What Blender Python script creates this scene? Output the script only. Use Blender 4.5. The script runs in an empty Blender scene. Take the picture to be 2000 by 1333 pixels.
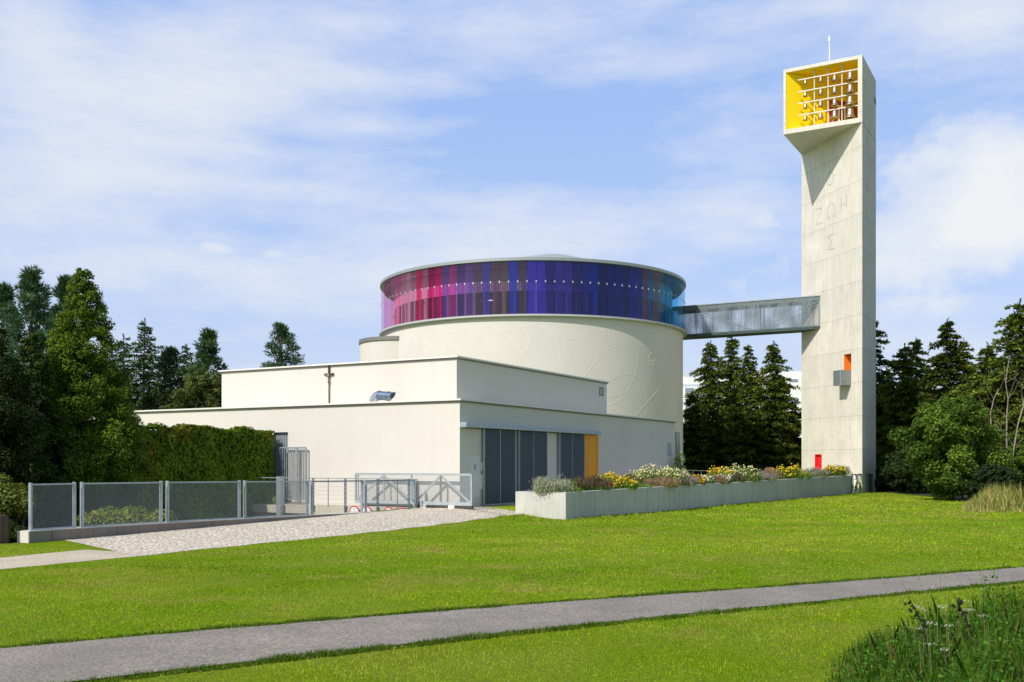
import bpy, bmesh, math, random
import numpy as np
from mathutils import Vector, Matrix
random.seed(7); RNG = np.random.default_rng(11)
sc = bpy.context.scene
COL = sc.collection
F = 1944.0; EYE = 1.6; HY = 903.0
O = (-1.82, 34.7); U = (.4926, .8703); N = (.8703, -.4926)
R = math.radians

# ------------------------------------------------------------------ geometry frame of the church plot
def L(a, w, z=0.0): return (O[0]+a*U[0]+w*N[0], O[1]+a*U[1]+w*N[1], z)
def aw(x, y):
    dx, dy = x-O[0], y-O[1]
    return dx*U[0]+dy*U[1], dx*N[0]+dy*N[1]
def a_at(px, w=0.0):
    k = (px-1000)/F
    return (k*(O[1]+w*N[1])-O[0]-w*N[0])/(U[0]-k*U[1])
def w_at(px, a=0.0):
    k = (px-1000)/F
    return (k*(O[1]+a*U[1])-O[0]-a*U[0])/(N[0]-k*N[1])
def z_at(py, p): return EYE+(HY-py)*p[1]/F
def P(px, py, Y): return ((px-1000)/F*Y, Y, EYE+(HY-py)/F*Y)

# ------------------------------------------------------------------ object helpers
def tag(o, label=None, cat=None, group=None, kind=None):
    if label: o['label'] = label
    if cat: o['category'] = cat
    if group: o['group'] = group
    if kind: o['kind'] = kind
    return o
def thing(name, loc, label, cat, group=None):
    o = bpy.data.objects.new(name, None); COL.objects.link(o)
    o.location = loc; o.empty_display_size = .3
    return tag(o, label, cat, group)
def wloc(o):
    v = Vector((0, 0, 0))
    while o is not None:
        v += Vector(o.location); o = o.parent
    return v
def link(name, me, mat, parent=None, loc=None):
    o = bpy.data.objects.new(name, me); COL.objects.link(o)
    if mat is not None and not me.materials: me.materials.append(mat)
    if parent is not None: o.parent = parent
    if loc is not None: o.location = loc
    return o
class MB:
    def __init__(s): s.v = []; s.f = []; s.m = []
    def add(s, vs, fs, mi=0):
        b = len(s.v); s.v += [tuple(p) for p in vs]
        for f in fs: s.f.append([b+i for i in f]); s.m.append(mi)
    def hexa(s, c, mi=0):  # 4 bottom then 4 top
        s.add(c, [(0,3,2,1),(4,5,6,7),(0,1,5,4),(1,2,6,5),(2,3,7,6),(3,0,4,7)], mi)
    def box(s, a0, a1, w0, w1, z0, z1, mi=0):
        s.hexa([L(a0,w0,z0),L(a1,w0,z0),L(a1,w1,z0),L(a0,w1,z0),L(a0,w0,z1),L(a1,w0,z1),L(a1,w1,z1),L(a0,w1,z1)], mi)
    def xbox(s, x0, x1, y0, y1, z0, z1, mi=0):
        s.hexa([(x0,y0,z0),(x1,y0,z0),(x1,y1,z0),(x0,y1,z0),(x0,y0,z1),(x1,y0,z1),(x1,y1,z1),(x0,y1,z1)], mi)
    def prism(s, pts, z0, z1, mi=0):
        n = len(pts)
        s.add([(p[0],p[1],z0) for p in pts]+[(p[0],p[1],z1) for p in pts],
              [tuple(range(n))[::-1], tuple(range(n,2*n))]+[(i,(i+1)%n,n+(i+1)%n,n+i) for i in range(n)], mi)
    def bar(s, p, q, wd, ht=None, mi=0):
        p = Vector(p); q = Vector(q); d = (q-p).normalized(); ht = ht or wd
        up = Vector((0,0,1)) if abs(d.z) < .95 else Vector((U[0],U[1],0))
        x = d.cross(up).normalized(); y = x.cross(d).normalized()
        c = []
        for e in (p, q):
            for sx, sy in ((-1,-1),(1,-1),(1,1),(-1,1)): c.append(e+x*sx*wd/2+y*sy*ht/2)
        s.hexa(c, mi)
    def tube(s, pts, r, seg=10, mi=0, cap=True):
        pts = [Vector(p) for p in pts]; n = len(pts)
        if not hasattr(r, '__len__'): r = [r]*n
        rings = []; ref = Vector((0.31,0.17,1)).normalized()
        for i, p in enumerate(pts):
            d = (pts[min(i+1,n-1)]-pts[max(i-1,0)]).normalized()
            if abs(d.dot(ref)) > .97: ref = Vector((1,0.2,0)).normalized()
            x = d.cross(ref).normalized(); y = x.cross(d)
            rings.append([p+(x*math.cos(t*2*math.pi/seg)+y*math.sin(t*2*math.pi/seg))*r[i] for t in range(seg)])
        vs = [v for g in rings for v in g]; fs = []
        for i in range(n-1):
            for t in range(seg): fs.append((i*seg+t,i*seg+(t+1)%seg,(i+1)*seg+(t+1)%seg,(i+1)*seg+t))
        if cap: fs.append(tuple(range(seg))[::-1]); fs.append(tuple((n-1)*seg+t for t in range(seg)))
        s.add(vs, fs, mi)
    def lathe(s, c, prof, seg=24, mi=0):
        vs = [(c[0]+r*math.cos(2*math.pi*t/seg), c[1]+r*math.sin(2*math.pi*t/seg), c[2]+z) for r, z in prof for t in range(seg)]
        fs = []
        for i in range(len(prof)-1):
            for t in range(seg): fs.append((i*seg+t,i*seg+(t+1)%seg,(i+1)*seg+(t+1)%seg,(i+1)*seg+t))
        if prof[0][0] > 1e-4: fs.append(tuple(range(seg))[::-1])
        if prof[-1][0] > 1e-4: fs.append(tuple((len(prof)-1)*seg+t for t in range(seg)))
        s.add(vs, fs, mi)
    def build(s, name, mats, parent=None, smooth=False, bevel=0, origin=None, auto=False):
        off = wloc(parent) if parent is not None else Vector((0,0,0))
        org = Vector(origin) if origin is not None else off
        me = bpy.data.meshes.new(name)
        me.from_pydata([tuple(Vector(v)-org) for v in s.v], [], s.f)
        if not isinstance(mats, (list, tuple)): mats = [mats]
        for m in mats: me.materials.append(m)
        me.polygons.foreach_set('material_index', s.m)
        bm = bmesh.new(); bm.from_mesh(me)
        bmesh.ops.remove_doubles(bm, verts=bm.verts, dist=1e-5)
        bmesh.ops.recalc_face_normals(bm, faces=bm.faces)
        if bevel: bmesh.ops.bevel(bm, geom=[e for e in bm.edges if e.calc_face_angle(0) > .6], offset=bevel, segments=1, affect='EDGES')
        bm.to_mesh(me); bm.free()
        if smooth: me.polygons.foreach_set('use_smooth', [True]*len(me.polygons))
        if auto: me.set_sharp_from_angle(angle=R(35))
        o = link(name, me, None, parent)
        if origin is not None: o.location = org-off
        return o

def np_mesh(name, V, nper, colors, mat, parent=None, origin=None):
    """V (n*nper,3): separate polygons of nper corners each; colors (n,3)"""
    n = len(V)//nper
    off = wloc(parent) if parent is not None else Vector((0,0,0))
    org = Vector(origin) if origin is not None else off
    V = V-np.array(org)
    me = bpy.data.meshes.new(name)
    me.vertices.add(n*nper); me.vertices.foreach_set('co', V.astype(np.float32).ravel())
    me.loops.add(n*nper); me.loops.foreach_set('vertex_index', np.arange(n*nper, dtype=np.int32))
    me.polygons.add(n); me.polygons.foreach_set('loop_start', np.arange(0, n*nper, nper, dtype=np.int32))
    me.polygons.foreach_set('loop_total', np.full(n, nper, dtype=np.int32))
    at = me.color_attributes.new('Col', 'FLOAT_COLOR', 'POINT')
    c = np.ones((n*nper, 4), np.float32); c[:, :3] = np.repeat(colors, nper, axis=0)
    at.data.foreach_set('color', c.ravel())
    me.update(); me.validate()
    me.materials.append(mat)
    o = link(name, me, None, parent)
    if origin is not None: o.location = org-off
    return o

# ------------------------------------------------------------------ materials
def newmat(name):
    m = bpy.data.materials.new(name); m.use_nodes = True
    nt = m.node_tree; b = nt.nodes['Principled BSDF']; return m, nt, b
def nd(nt, t, **k):
    n = nt.nodes.new(t)
    for a, v in k.items():
        if a.startswith('i_'):
            key = a[2:]; key = int(key) if key.isdigit() else key.replace('_', ' ')
            n.inputs[key].default_value = v
        else: setattr(n, a, v)
    return n
def lk(nt, a, b): nt.links.new(a, b)
def math_n(nt, op, a, b=None, c=None):
    n = nt.nodes.new('ShaderNodeMath'); n.operation = op
    for i, v in enumerate((a, b, c)):
        if v is None: continue
        if isinstance(v, (int, float)): n.inputs[i].default_value = v
        else: nt.links.new(v, n.inputs[i])
    return n.outputs[0]
def pos(nt, scale=(1,1,1)):
    g = nt.nodes.new('ShaderNodeNewGeometry'); m = nt.nodes.new('ShaderNodeMapping'); m.vector_type = 'POINT'
    m.inputs['Scale'].default_value = scale; lk(nt, g.outputs['Position'], m.inputs['Vector']); return m.outputs[0]
def noise(nt, vec, scale, detail=4, rough=.55):
    n = nd(nt, 'ShaderNodeTexNoise'); n.inputs['Scale'].default_value = scale; n.inputs['Detail'].default_value = detail
    n.inputs['Roughness'].default_value = rough; lk(nt, vec, n.inputs['Vector']); return n.outputs['Fac']
def ramp(nt, fac, stops):
    r = nt.nodes.new('ShaderNodeValToRGB'); lk(nt, fac, r.inputs[0])
    el = r.color_ramp.elements
    while len(el) < len(stops): el.new(.5)
    for e, (p, c) in zip(el, stops): e.position = p; e.color = (*c, 1) if len(c) == 3 else c
    return r.outputs[0]
def mixc(nt, fac, a, b, mode='MIX'):
    m = nt.nodes.new('ShaderNodeMix'); m.data_type = 'RGBA'; m.blend_type = mode
    for s, v in ((m.inputs[0], fac), (m.inputs[6], a), (m.inputs[7], b)):
        if isinstance(v, (int, float)): s.default_value = v
        elif isinstance(v, tuple): s.default_value = (*v, 1) if len(v) == 3 else v
        else: lk(nt, v, s)
    return m.outputs[2]
def bump(nt, b, h, strength=.3, dist=.02):
    n = nt.nodes.new('ShaderNodeBump'); n.inputs['Strength'].default_value = strength; n.inputs['Distance'].default_value = dist
    lk(nt, h, n.inputs['Height']); lk(nt, n.outputs[0], b.inputs['Normal'])
def plain(name, col, rough=.6, metal=0., var=.12, scale=3., bumps=0., bscale=60., spec=.4):
    m, nt, b = newmat(name); v = pos(nt)
    f = noise(nt, v, scale, 6)
    lo = tuple(c*(1-var) for c in col); hi = tuple(min(1, c*(1+var)) for c in col)
    lk(nt, ramp(nt, f, [(.25, lo), (.75, hi)]), b.inputs['Base Color'])
    b.inputs['Roughness'].default_value = rough; b.inputs['Metallic'].default_value = metal
    b.inputs['Specular IOR Level'].default_value = spec
    if bumps: bump(nt, b, noise(nt, v, bscale, 5), bumps, .01)
    return m
def leafmat(name, trans=.3, rough=.6, spec=.12):
    m, nt, b = newmat(name)
    a = nd(nt, 'ShaderNodeAttribute', attribute_name='Col')
    lk(nt, a.outputs['Color'], b.inputs['Base Color']); b.inputs['Roughness'].default_value = rough
    b.inputs['Specular IOR Level'].default_value = spec
    t = nd(nt, 'ShaderNodeBsdfTranslucent'); 
    tc = mixc(nt, 1.0, a.outputs['Color'], (1.25, 1.2, .5), 'MULTIPLY'); lk(nt, tc, t.inputs['Color'])
    mx = nd(nt, 'ShaderNodeMixShader'); mx.inputs[0].default_value = trans
    lk(nt, b.outputs[0], mx.inputs[1]); lk(nt, t.outputs[0], mx.inputs[2])
    lk(nt, mx.outputs[0], nt.nodes['Material Output'].inputs['Surface']); return m

def plaster_mat(name, col):
    m, nt, b = newmat(name); v = pos(nt)
    big = noise(nt, v, .35, 6, .6); st = noise(nt, pos(nt, (1.6, 1.6, .12)), 1.3, 5, .6)
    fine = noise(nt, v, 22, 4)
    c = mixc(nt, ramp(nt, big, [(.3, (0,0,0)), (.75, (1,1,1))]), tuple(x*.93 for x in col), col)
    c = mixc(nt, math_n(nt, 'MULTIPLY', ramp(nt, st, [(.5, (0,0,0)), (.8, (1,1,1))]), .22), c, tuple(x*y for x, y in zip(col, (.8, .78, .74))))
    c = mixc(nt, ramp(nt, fine, [(.35, (.12,)*3), (.6, (0,0,0))]), c, tuple(x*.75 for x in col))
    lk(nt, c, b.inputs['Base Color']); b.inputs['Roughness'].default_value = .92; b.inputs['Specular IOR Level'].default_value = .162
    bump(nt, b, noise(nt, v, 45, 6, .7), .35, .012); return m
PLASTER = plaster_mat('cream_plaster', (.635, .60, .545))

def concrete_mat(name, col, joints=None, dirx=None, vstep=None, seams=.5, stain=.35):
    """board-marked concrete; joints=(z0,step) horizontal lifts; dirx=(dx,dy,step) vertical seams"""
    m, nt, b = newmat(name); v = pos(nt)
    sep = nd(nt, 'ShaderNodeSeparateXYZ'); lk(nt, v, sep.inputs[0])
    big = noise(nt, v, .5, 7, .62); med = noise(nt, v, 2.6, 6, .65); streak = noise(nt, pos(nt, (3.2, 3.2, .16)), 2.2, 5, .6)
    c = mixc(nt, ramp(nt, big, [(.3, (0,0,0)), (.72, (1,1,1))]), tuple(x*.84 for x in col), tuple(x*1.08 for x in col))
    c = mixc(nt, math_n(nt, 'MULTIPLY', ramp(nt, streak, [(.48, (0,0,0)), (.72, (1,1,1))]), stain), c, tuple(x*y for x, y in zip(col, (.62, .62, .62))))
    c = mixc(nt, math_n(nt, 'MULTIPLY', ramp(nt, med, [(.52, (0,0,0)), (.75, (1,1,1))]), stain), c, tuple(x*.68 for x in col))
    h = med
    lines = None
    if joints:
        z0, st = joints
        t = math_n(nt, 'FRACT', math_n(nt, 'DIVIDE', math_n(nt, 'SUBTRACT', sep.outputs[2], z0), st))
        d = math_n(nt, 'MULTIPLY', math_n(nt, 'MINIMUM', t, math_n(nt, 'SUBTRACT', 1.0, t)), st)
        lines = math_n(nt, 'LESS_THAN', d, .03)
        # a slightly different tone per lift
        idx = math_n(nt, 'FLOOR', math_n(nt, 'DIVIDE', math_n(nt, 'SUBTRACT', sep.outputs[2], z0), st))
        wn = nd(nt, 'ShaderNodeTexWhiteNoise', noise_dimensions='1D'); lk(nt, idx, wn.inputs['W'])
        c = mixc(nt, math_n(nt, 'MULTIPLY', wn.outputs[0], .22), c, tuple(x*.75 for x in col))
        weep = math_n(nt, 'MULTIPLY', math_n(nt, 'GREATER_THAN', t, .86), math_n(nt, 'MULTIPLY', ramp(nt, streak, [(.45,(0,0,0)),(.6,(1,1,1))]), .3))
        c = mixc(nt, weep, c, tuple(x*.66 for x in col))
        c = mixc(nt, math_n(nt, 'MULTIPLY', lines, .42), c, tuple(x*.4 for x in col))
    if dirx:
        dx, dy, off, st = dirx
        s_ = math_n(nt, 'ADD', math_n(nt, 'MULTIPLY', sep.outputs[0], dx), math_n(nt, 'MULTIPLY', sep.outputs[1], dy))
        q = math_n(nt, 'DIVIDE', math_n(nt, 'ADD', s_, off), st)
        t = math_n(nt, 'FRACT', q)
        d = math_n(nt, 'MULTIPLY', math_n(nt, 'MINIMUM', t, math_n(nt, 'SUBTRACT', 1.0, t)), st)
        l2 = math_n(nt, 'LESS_THAN', d, .012)
        wn = nd(nt, 'ShaderNodeTexWhiteNoise', noise_dimensions='1D'); lk(nt, math_n(nt, 'FLOOR', q), wn.inputs['W'])
        c = mixc(nt, math_n(nt, 'MULTIPLY', wn.outputs[0], .2), c, tuple(x*.72 for x in col))
        c = mixc(nt, math_n(nt, 'MULTIPLY', l2, seams), c, tuple(x*.3 for x in col))
    lk(nt, c, b.inputs['Base Color']); b.inputs['Roughness'].default_value = .88; b.inputs['Specular IOR Level'].default_value = .25
    bump(nt, b, h, .25, .02); return m
hd = (-.254/1.0318, 1/1.0318)
CONC_T = concrete_mat('tower_concrete', (.70, .655, .565), joints=(-.07, 2.716), dirx=(hd[0], hd[1], 0., 1.36), seams=.22, stain=.5)
CONC_P = concrete_mat('planter_concrete', (.52, .51, .46), dirx=(U[0], U[1], 0., 1.25), seams=.85, stain=.5)
CONC_W = concrete_mat('wall_concrete', (.27, .225, .19), dirx=(U[0], U[1], 0., 2.4), seams=.8, stain=.5)
CONC_S = concrete_mat('slab_concrete', (.50, .46, .38), seams=.4, stain=.3)
GALV = plain('galvanised_steel', (.40, .45, .49), .45, .55, .18, 6)
GALV_L = plain('pale_galvanised_steel', (.44, .49, .51), .45, .35, .12, 6)
DARKSTEEL = plain('blue_grey_steel', (.13, .17, .22), .45, .4, .2, 5)
WHITEP = plain('white_paint', (.62, .60, .54), .5, 0, .05)
COPING = plain('grey_metal_coping', (.20, .19, .17), .5, .3, .12, 4)
RIM = plain('pale_green_metal', (.30, .33, .33), .45, .3, .08, 3)
BRONZE = plain('bell_bronze', (.42, .36, .30), .32, .85, .2, 8)
YELLOW = plain('yellow_render', (.92, .68, .0), .75, 0, .07, 5, .1)
ORANGE = plain('orange_render', (.92, .24, .01), .7, 0, .05, 5)
ORDOOR = plain('ochre_door_paint', (.78, .33, .01), .45, 0, .07, 4)
RED = plain('red_paint', (.78, .012, .015), .45, 0, .06, 4)
DARK = plain('dark_void', (.02, .02, .022), .8)
IRON = plain('dark_bronze', (.05, .04, .03), .5, .6, .3, 20)
GOLD = plain('gilded_bronze', (.34, .25, .12), .4, .5, .2, 20)
BARK = plain('bark', (.10, .075, .05), .9, 0, .4, 14, .5, 30)
BIRCH = plain('birch_bark', (.26, .22, .17), .8, 0, .4, 7)
SIGNRED = plain('sign_red', (.55, .03, .06), .5, 0, .06)
SIGNWHITE = plain('sign_white', (.80, .76, .78), .5, 0, .04)
SIGNINK = plain('sign_black', (.03, .03, .04), .5, 0, .04)
GROOVE = plain('letter_groove', (.36, .37, .36), .9, 0, .2, 6)
RELIEF = plain('relief_plaster', (.70, .66, .56), .9, 0, .04, 3)
LEAF = leafmat('leaf'); NEEDLE = leafmat('needle', .12, .7, .06); GRASSM = leafmat('grass_blade', .40, .6, .07); PETAL = leafmat('petal', .3, .6, .2)

def grid_screen(name, col, pitch, hole, ax=(U[0], U[1]), base=.0, streaks=0.):
    """perforated sheet: round holes are real openings (alpha), pitch in metres"""
    m, nt, b = newmat(name)
    g = nd(nt, 'ShaderNodeNewGeometry'); sep = nd(nt, 'ShaderNodeSeparateXYZ'); lk(nt, g.outputs['Position'], sep.inputs[0])
    s_ = math_n(nt, 'ADD', math_n(nt, 'MULTIPLY', sep.outputs[0], ax[0]), math_n(nt, 'MULTIPLY', sep.outputs[1], ax[1]))
    p = math_n(nt, 'MULTIPLY', math_n(nt, 'ADD', s_, sep.outputs[2]), math.pi/pitch)
    q = math_n(nt, 'MULTIPLY', math_n(nt, 'SUBTRACT', s_, sep.outputs[2]), math.pi/pitch)
    k = math_n(nt, 'ABSOLUTE', math_n(nt, 'MULTIPLY', math_n(nt, 'SINE', p), math_n(nt, 'SINE', q)))
    if streaks:
        cm = nd(nt, 'ShaderNodeCombineXYZ'); lk(nt, math_n(nt, 'MULTIPLY', s_, 1.), cm.inputs[0]); lk(nt, math_n(nt, 'MULTIPLY', sep.outputs[2], .12), cm.inputs[1])
        nz = noise(nt, cm.outputs[0], 1.1, 5, .6)
        thr = math_n(nt, 'ADD', hole, math_n(nt, 'MULTIPLY', math_n(nt, 'SUBTRACT', nz, .5), streaks))
        hm = math_n(nt, 'GREATER_THAN', k, thr)
    else: hm = math_n(nt, 'GREATER_THAN', k, hole)
    b.inputs['Base Color'].default_value = (*col, 1); b.inputs['Metallic'].default_value = .35; b.inputs['Roughness'].default_value = .5
    t = nd(nt, 'ShaderNodeBsdfTransparent'); mx = nd(nt, 'ShaderNodeMixShader')
    lk(nt, hm, mx.inputs[0]); lk(nt, b.outputs[0], mx.inputs[1]); lk(nt, t.outputs[0], mx.inputs[2])
    lk(nt, mx.outputs[0], nt.nodes['Material Output'].inputs['Surface']); return m
SCREEN = grid_screen('perforated_fence_sheet', (.26, .29, .30), .034, .19)
SCREEN_B = grid_screen('bridge_mesh', (.20, .24, .27), .06, .36, (-N[0], -N[1]), streaks=1.9)
SCREEN_G = grid_screen('gate_mesh', (.42, .47, .49), .03, .13, (-N[0], -N[1]))

def smooth(t): t = max(0., min(1., t)); return t*t*(3-2*t)
# ------------------------------------------------------------------ ground
def lawn_z(x, y): return -.1-.0115*(max(10., min(y, 90.))-10)
def G(a, w, dep=True):
    x, y, _ = L(a, w)
    g = lawn_z(x, y)
    g += .03*math.sin(x*.35+1)*math.sin(y*.21) if y < 60 else 0
    road = .0125*min(0, max(a, -20))
    if a < -14: road = -.175+.0125*(a+14)*.4
    if w < 3.6:
        g2 = road+(g-road)*smooth(w/3.7)
        if a > -25: g = g2
        else: g = g+(g2-g)*smooth((a+40)/15)
    if a > 1.2 and w < 3.65: g = 0.
    if dep and -15.75 < a < -.01 and -8.9 < w < -1.75: g = -2.4
    return g
def rng(a, b, n): return [a+(b-a)*i/(n-1) for i in range(n)]
alist = sorted(set([round(v, 4) for v in [-900,-500,-250,-120,-80,-60,-50]+rng(-45, -17, 42)+[.88,.92,1.19,1.21,-15.76,-15.74,-14,-12,-10,-8,-6,-4,-3,-2,-1.46,-1.44,-.6,-.02,.02,.5,1.5]+rng(3, 60, 30)+[70,80,95,120,160,240,400,900,2000]]))
wlist = sorted(set([round(v, 4) for v in [-2000,-900,-400,-200,-120,-70,-50,-35,-25,-18,-14,-11,-9.5,-8.92,-8.88,-7,-5,-3,-1.77,-1.73,-1,0,.5,1,1.5,1.88,2.2,2.6,3,3.4,3.63,3.67,4,4.5]+rng(5.5, 40, 40)+[45,52,60,75,100,150,250,500,900]]))
def road_edge(a): return 1.95+.075*(.64-a)
mb = MB(); nw = len(wlist)
mb.v = [L(a, w, G(a, w)) for a in alist for w in wlist]
for i in range(len(alist)-1):
    for j in range(nw-1):
        mb.f.append([i*nw+j, i*nw+j+1, (i+1)*nw+j+1, (i+1)*nw+j]); mb.m.append(0)
def ground_mat():
    m, nt, b = newmat('lawn_soil_and_grass'); v = pos(nt)
    n1 = noise(nt, v, .45, 6, .6); n2 = noise(nt, v, 14, 8, .8); n3 = noise(nt, pos(nt, (1, .35, 1)), 1.1, 5, .6)
    c = ramp(nt, n2, [(.32, (.07, .13, .004)), (.52, (.16, .25, .006)), (.72, (.29, .36, .015))])
    c = mixc(nt, ramp(nt, n1, [(.4, (0,0,0)), (.7, (.6,.6,.6))]), c, (.26, .27, .05))
    c = mixc(nt, ramp(nt, n3, [(.62, (0,0,0)), (.8, (.35,.35,.35))]), c, (.30, .23, .09))
    lk(nt, c, b.inputs['Base Color']); b.inputs['Roughness'].default_value = 1; b.inputs['Specular IOR Level'].default_value = .02
    bump(nt, b, noise(nt, v, 25, 6, .7), .9, .06); return m
g = mb.build('ground', ground_mat(), smooth=True); tag(g, kind='structure')

def sheet(name, fn, amin, amax, na, nwd, mat, lift=.006):
    """fn(a)->(w0,w1) strip in plot coordinates draped on the ground"""
    m = MB()
    for i in range(na+1):
        a = amin+(amax-amin)*i/na; w0, w1 = fn(a)
        for j in range(nwd+1):
            w = w0+(w1-w0)*j/nwd
            m.v.append(L(a, w, G(a, w, False)+lift))
    for i in range(na):
        for j in range(nwd):
            k = i*(nwd+1)+j; m.f.append([k, k+1, k+nwd+2, k+nwd+1]); m.m.append(0)
    o = m.build(name, mat, smooth=True); tag(o, kind='structure'); return o
def cobble_mat():
    m, nt, b = newmat('pale_cobbles'); v = pos(nt)
    vo = nd(nt, 'ShaderNodeTexVoronoi'); vo.inputs['Scale'].default_value = 7.2; lk(nt, v, vo.inputs['Vector'])
    ve = nd(nt, 'ShaderNodeTexVoronoi', feature='DISTANCE_TO_EDGE'); ve.inputs['Scale'].default_value = 7.2; lk(nt, v, ve.inputs['Vector'])
    sp = nd(nt, 'ShaderNodeSeparateColor'); lk(nt, vo.outputs['Color'], sp.inputs[0])
    c = ramp(nt, sp.outputs[0], [(.0, (.52, .47, .38)), (.3, (.72, .64, .50)), (.6, (.60, .47, .33)), (.85, (.78, .71, .58)), (1., (.36, .36, .36))])
    c = mixc(nt, ramp(nt, ve.outputs['Distance'], [(.02, (1,1,1)), (.12, (0,0,0))]), c, (.34, .30, .23))
    n1 = noise(nt, v, .9, 5); c = mixc(nt, ramp(nt, n1, [(.35, (.3,.3,.3)), (.6, (0,0,0))]), c, (.42, .38, .30))
    lk(nt, c, b.inputs['Base Color']); b.inputs['Roughness'].default_value = .85
    bump(nt, b, ramp(nt, ve.outputs['Distance'], [(0, (0,0,0)), (.25, (1,1,1))]), .8, .03); return m
COB = cobble_mat()
m_ = MB()
def wed(a): return road_edge(a)+.05*math.sin(a*3.1)
o = sheet('cobbled_road', lambda a: (-1.36, wed(a)), -14.6, .6, 40, 10, COB)
o = sheet('cobbled_apron', lambda a: (-1.36+ (-14.6-a)*2.6, wed(a)), -16.35, -14.6, 6, 8, COB)
o = sheet('paved_apron', lambda a: (-.4, 2.1), -.35, 1.1, 6, 3, COB, .018)
o = sheet('plaza_paving', lambda a: (-.02, 2.2), 1.1, 60, 20, 3, COB, .004)
def asphalt(name, c0, c1, sc_=90, extra=0.):
    m, nt, b = newmat(name); v = pos(nt)
    n1 = noise(nt, v, sc_, 3, .8); n2 = noise(nt, v, 1.2, 6, .6); n4 = noise(nt, v, 30, 3, .8)
    c = ramp(nt, n1, [(.3, c0), (.7, c1)])
    c = mixc(nt, ramp(nt, n4, [(.45, (0,0,0)), (.6, (.8,.8,.8))]), c, tuple(x*1.5 for x in c1))
    c = mixc(nt, ramp(nt, n2, [(.35, (.35,.35,.35)), (.65, (0,0,0))]), c, tuple(x*.8 for x in c0))
    lk(nt, c, b.inputs['Base Color']); b.inputs['Roughness'].default_value = .9; b.inputs['Specular IOR Level'].default_value = .2
    bump(nt, b, n1, .6, .008); return m
ASPH = asphalt('grey_asphalt', (.125, .112, .095), (.255, .228, .192), 55)
PAVER = asphalt('dusty_paver_path', (.34, .29, .21), (.46, .40, .30), 40)
o = sheet('gravel_path', lambda a: (1.15+.06*math.sin(a*2), wed(min(a, -16.35))+.1 if a > -17 else 3.25+(-17-a)*.02), -60, -15.9, 40, 6, PAVER, .003)

top_e = [(-14, 3.9), (-9.3, 6.45), (-4.71, 9.1), (-1.74, 10.75), (.63, 12.1), (4.0, 14.0), (8.7, 16.75), (14, 19.8), (26, 26.6)]
bot_e = [(-13, 2.0), (-8.2, 4.85), (-3.22, 7.8), (-1.33, 8.95), (.6, 10.15), (3.2, 11.85), (7.75, 14.8), (14.7, 19.1), (27, 26.)]
def interp(pts, t):
    i = min(int(t), len(pts)-2); f = t-i
    p0 = pts[max(i-1, 0)]; p1 = pts[i]; p2 = pts[i+1]; p3 = pts[min(i+2, len(pts)-1)]
    return tuple(.5*((2*p1[k])+(-p0[k]+p2[k])*f+(2*p0[k]-5*p1[k]+4*p2[k]-p3[k])*f*f+(-p0[k]+3*p1[k]-3*p2[k]+p3[k])*f**3) for k in range(len(p1)))
m_ = MB(); NS = 96
TE = []; BE = []
for i in range(NS+1):
    t = i/NS*(len(top_e)-1); p = interp(top_e, t); q = interp(bot_e, t)
    j1 = .012*math.sin(i*1.7)+.008*math.sin(i*4.1); j2 = .012*math.sin(i*2.3)
    p = (p[0], p[1]+j1); q = (q[0], q[1]+j2); TE.append(p); BE.append(q)
    for j in range(7):
        x = p[0]+(q[0]-p[0])*j/6; y = p[1]+(q[1]-p[1])*j/6; a, w = aw(x, y)
        m_.v.append((x, y, G(a, w)+.012))
for i in range(NS):
    for j in range(6): k = i*7+j; m_.f.append([k, k+1, k+8, k+7]); m_.m.append(0)
tag(m_.build('asphalt_path', ASPH, smooth=True), kind='structure')
TEa = np.array(TE); BEa = np.array(BE)
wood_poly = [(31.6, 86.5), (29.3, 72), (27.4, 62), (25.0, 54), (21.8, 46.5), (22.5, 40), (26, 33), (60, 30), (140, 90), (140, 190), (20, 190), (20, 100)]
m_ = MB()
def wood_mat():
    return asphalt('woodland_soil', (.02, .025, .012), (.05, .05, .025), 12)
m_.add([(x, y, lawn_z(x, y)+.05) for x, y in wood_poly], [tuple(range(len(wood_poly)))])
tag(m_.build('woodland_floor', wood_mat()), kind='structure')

# ------------------------------------------------------------------ grass blades
def in_poly(x, y, poly):
    ins = np.zeros(len(x), bool); n = len(poly)
    for i in range(n):
        x0, y0 = poly[i]; x1, y1 = poly[(i+1) % n]
        c = ((y0 > y) != (y1 > y)) & (x < (x1-x0)*(y-y0)/(y1-y0+1e-12)+x0); ins ^= c
    return ins
def on_lawn(x, y, pad=.0):
    dx, dy = x-O[0], y-O[1]; a = dx*U[0]+dy*U[1]; w = dx*N[0]+dy*N[1]
    ok = np.where(a < .65, w > 1.95+.075*(.64-np.maximum(a, -17))-.02, w > 3.72)
    ok |= (a < -16.2) & (w < 1.12) & (w > -1.2)
    ok |= (a < -17) & (w > 3.3)
    ok |= (a >= -.3) & (a < .85) & (w > 1.9)
    ok &= ~((a > -.35) & (a < 1.1) & (w < 2.1))
    ok &= ~((a > .8) & (w < 3.7))
    ok &= ~((a < -15.95) & (w > 1.15) & (w < 3.3))
    ty = np.interp(x, TEa[:, 0], TEa[:, 1]); by = np.interp(x, BEa[:, 0], BEa[:, 1])
    ok &= ~((y < ty-.02+pad) & (y > by+.02-pad))
    ok &= ~in_poly(x, y, wood_poly)
    return ok, a, w
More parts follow.
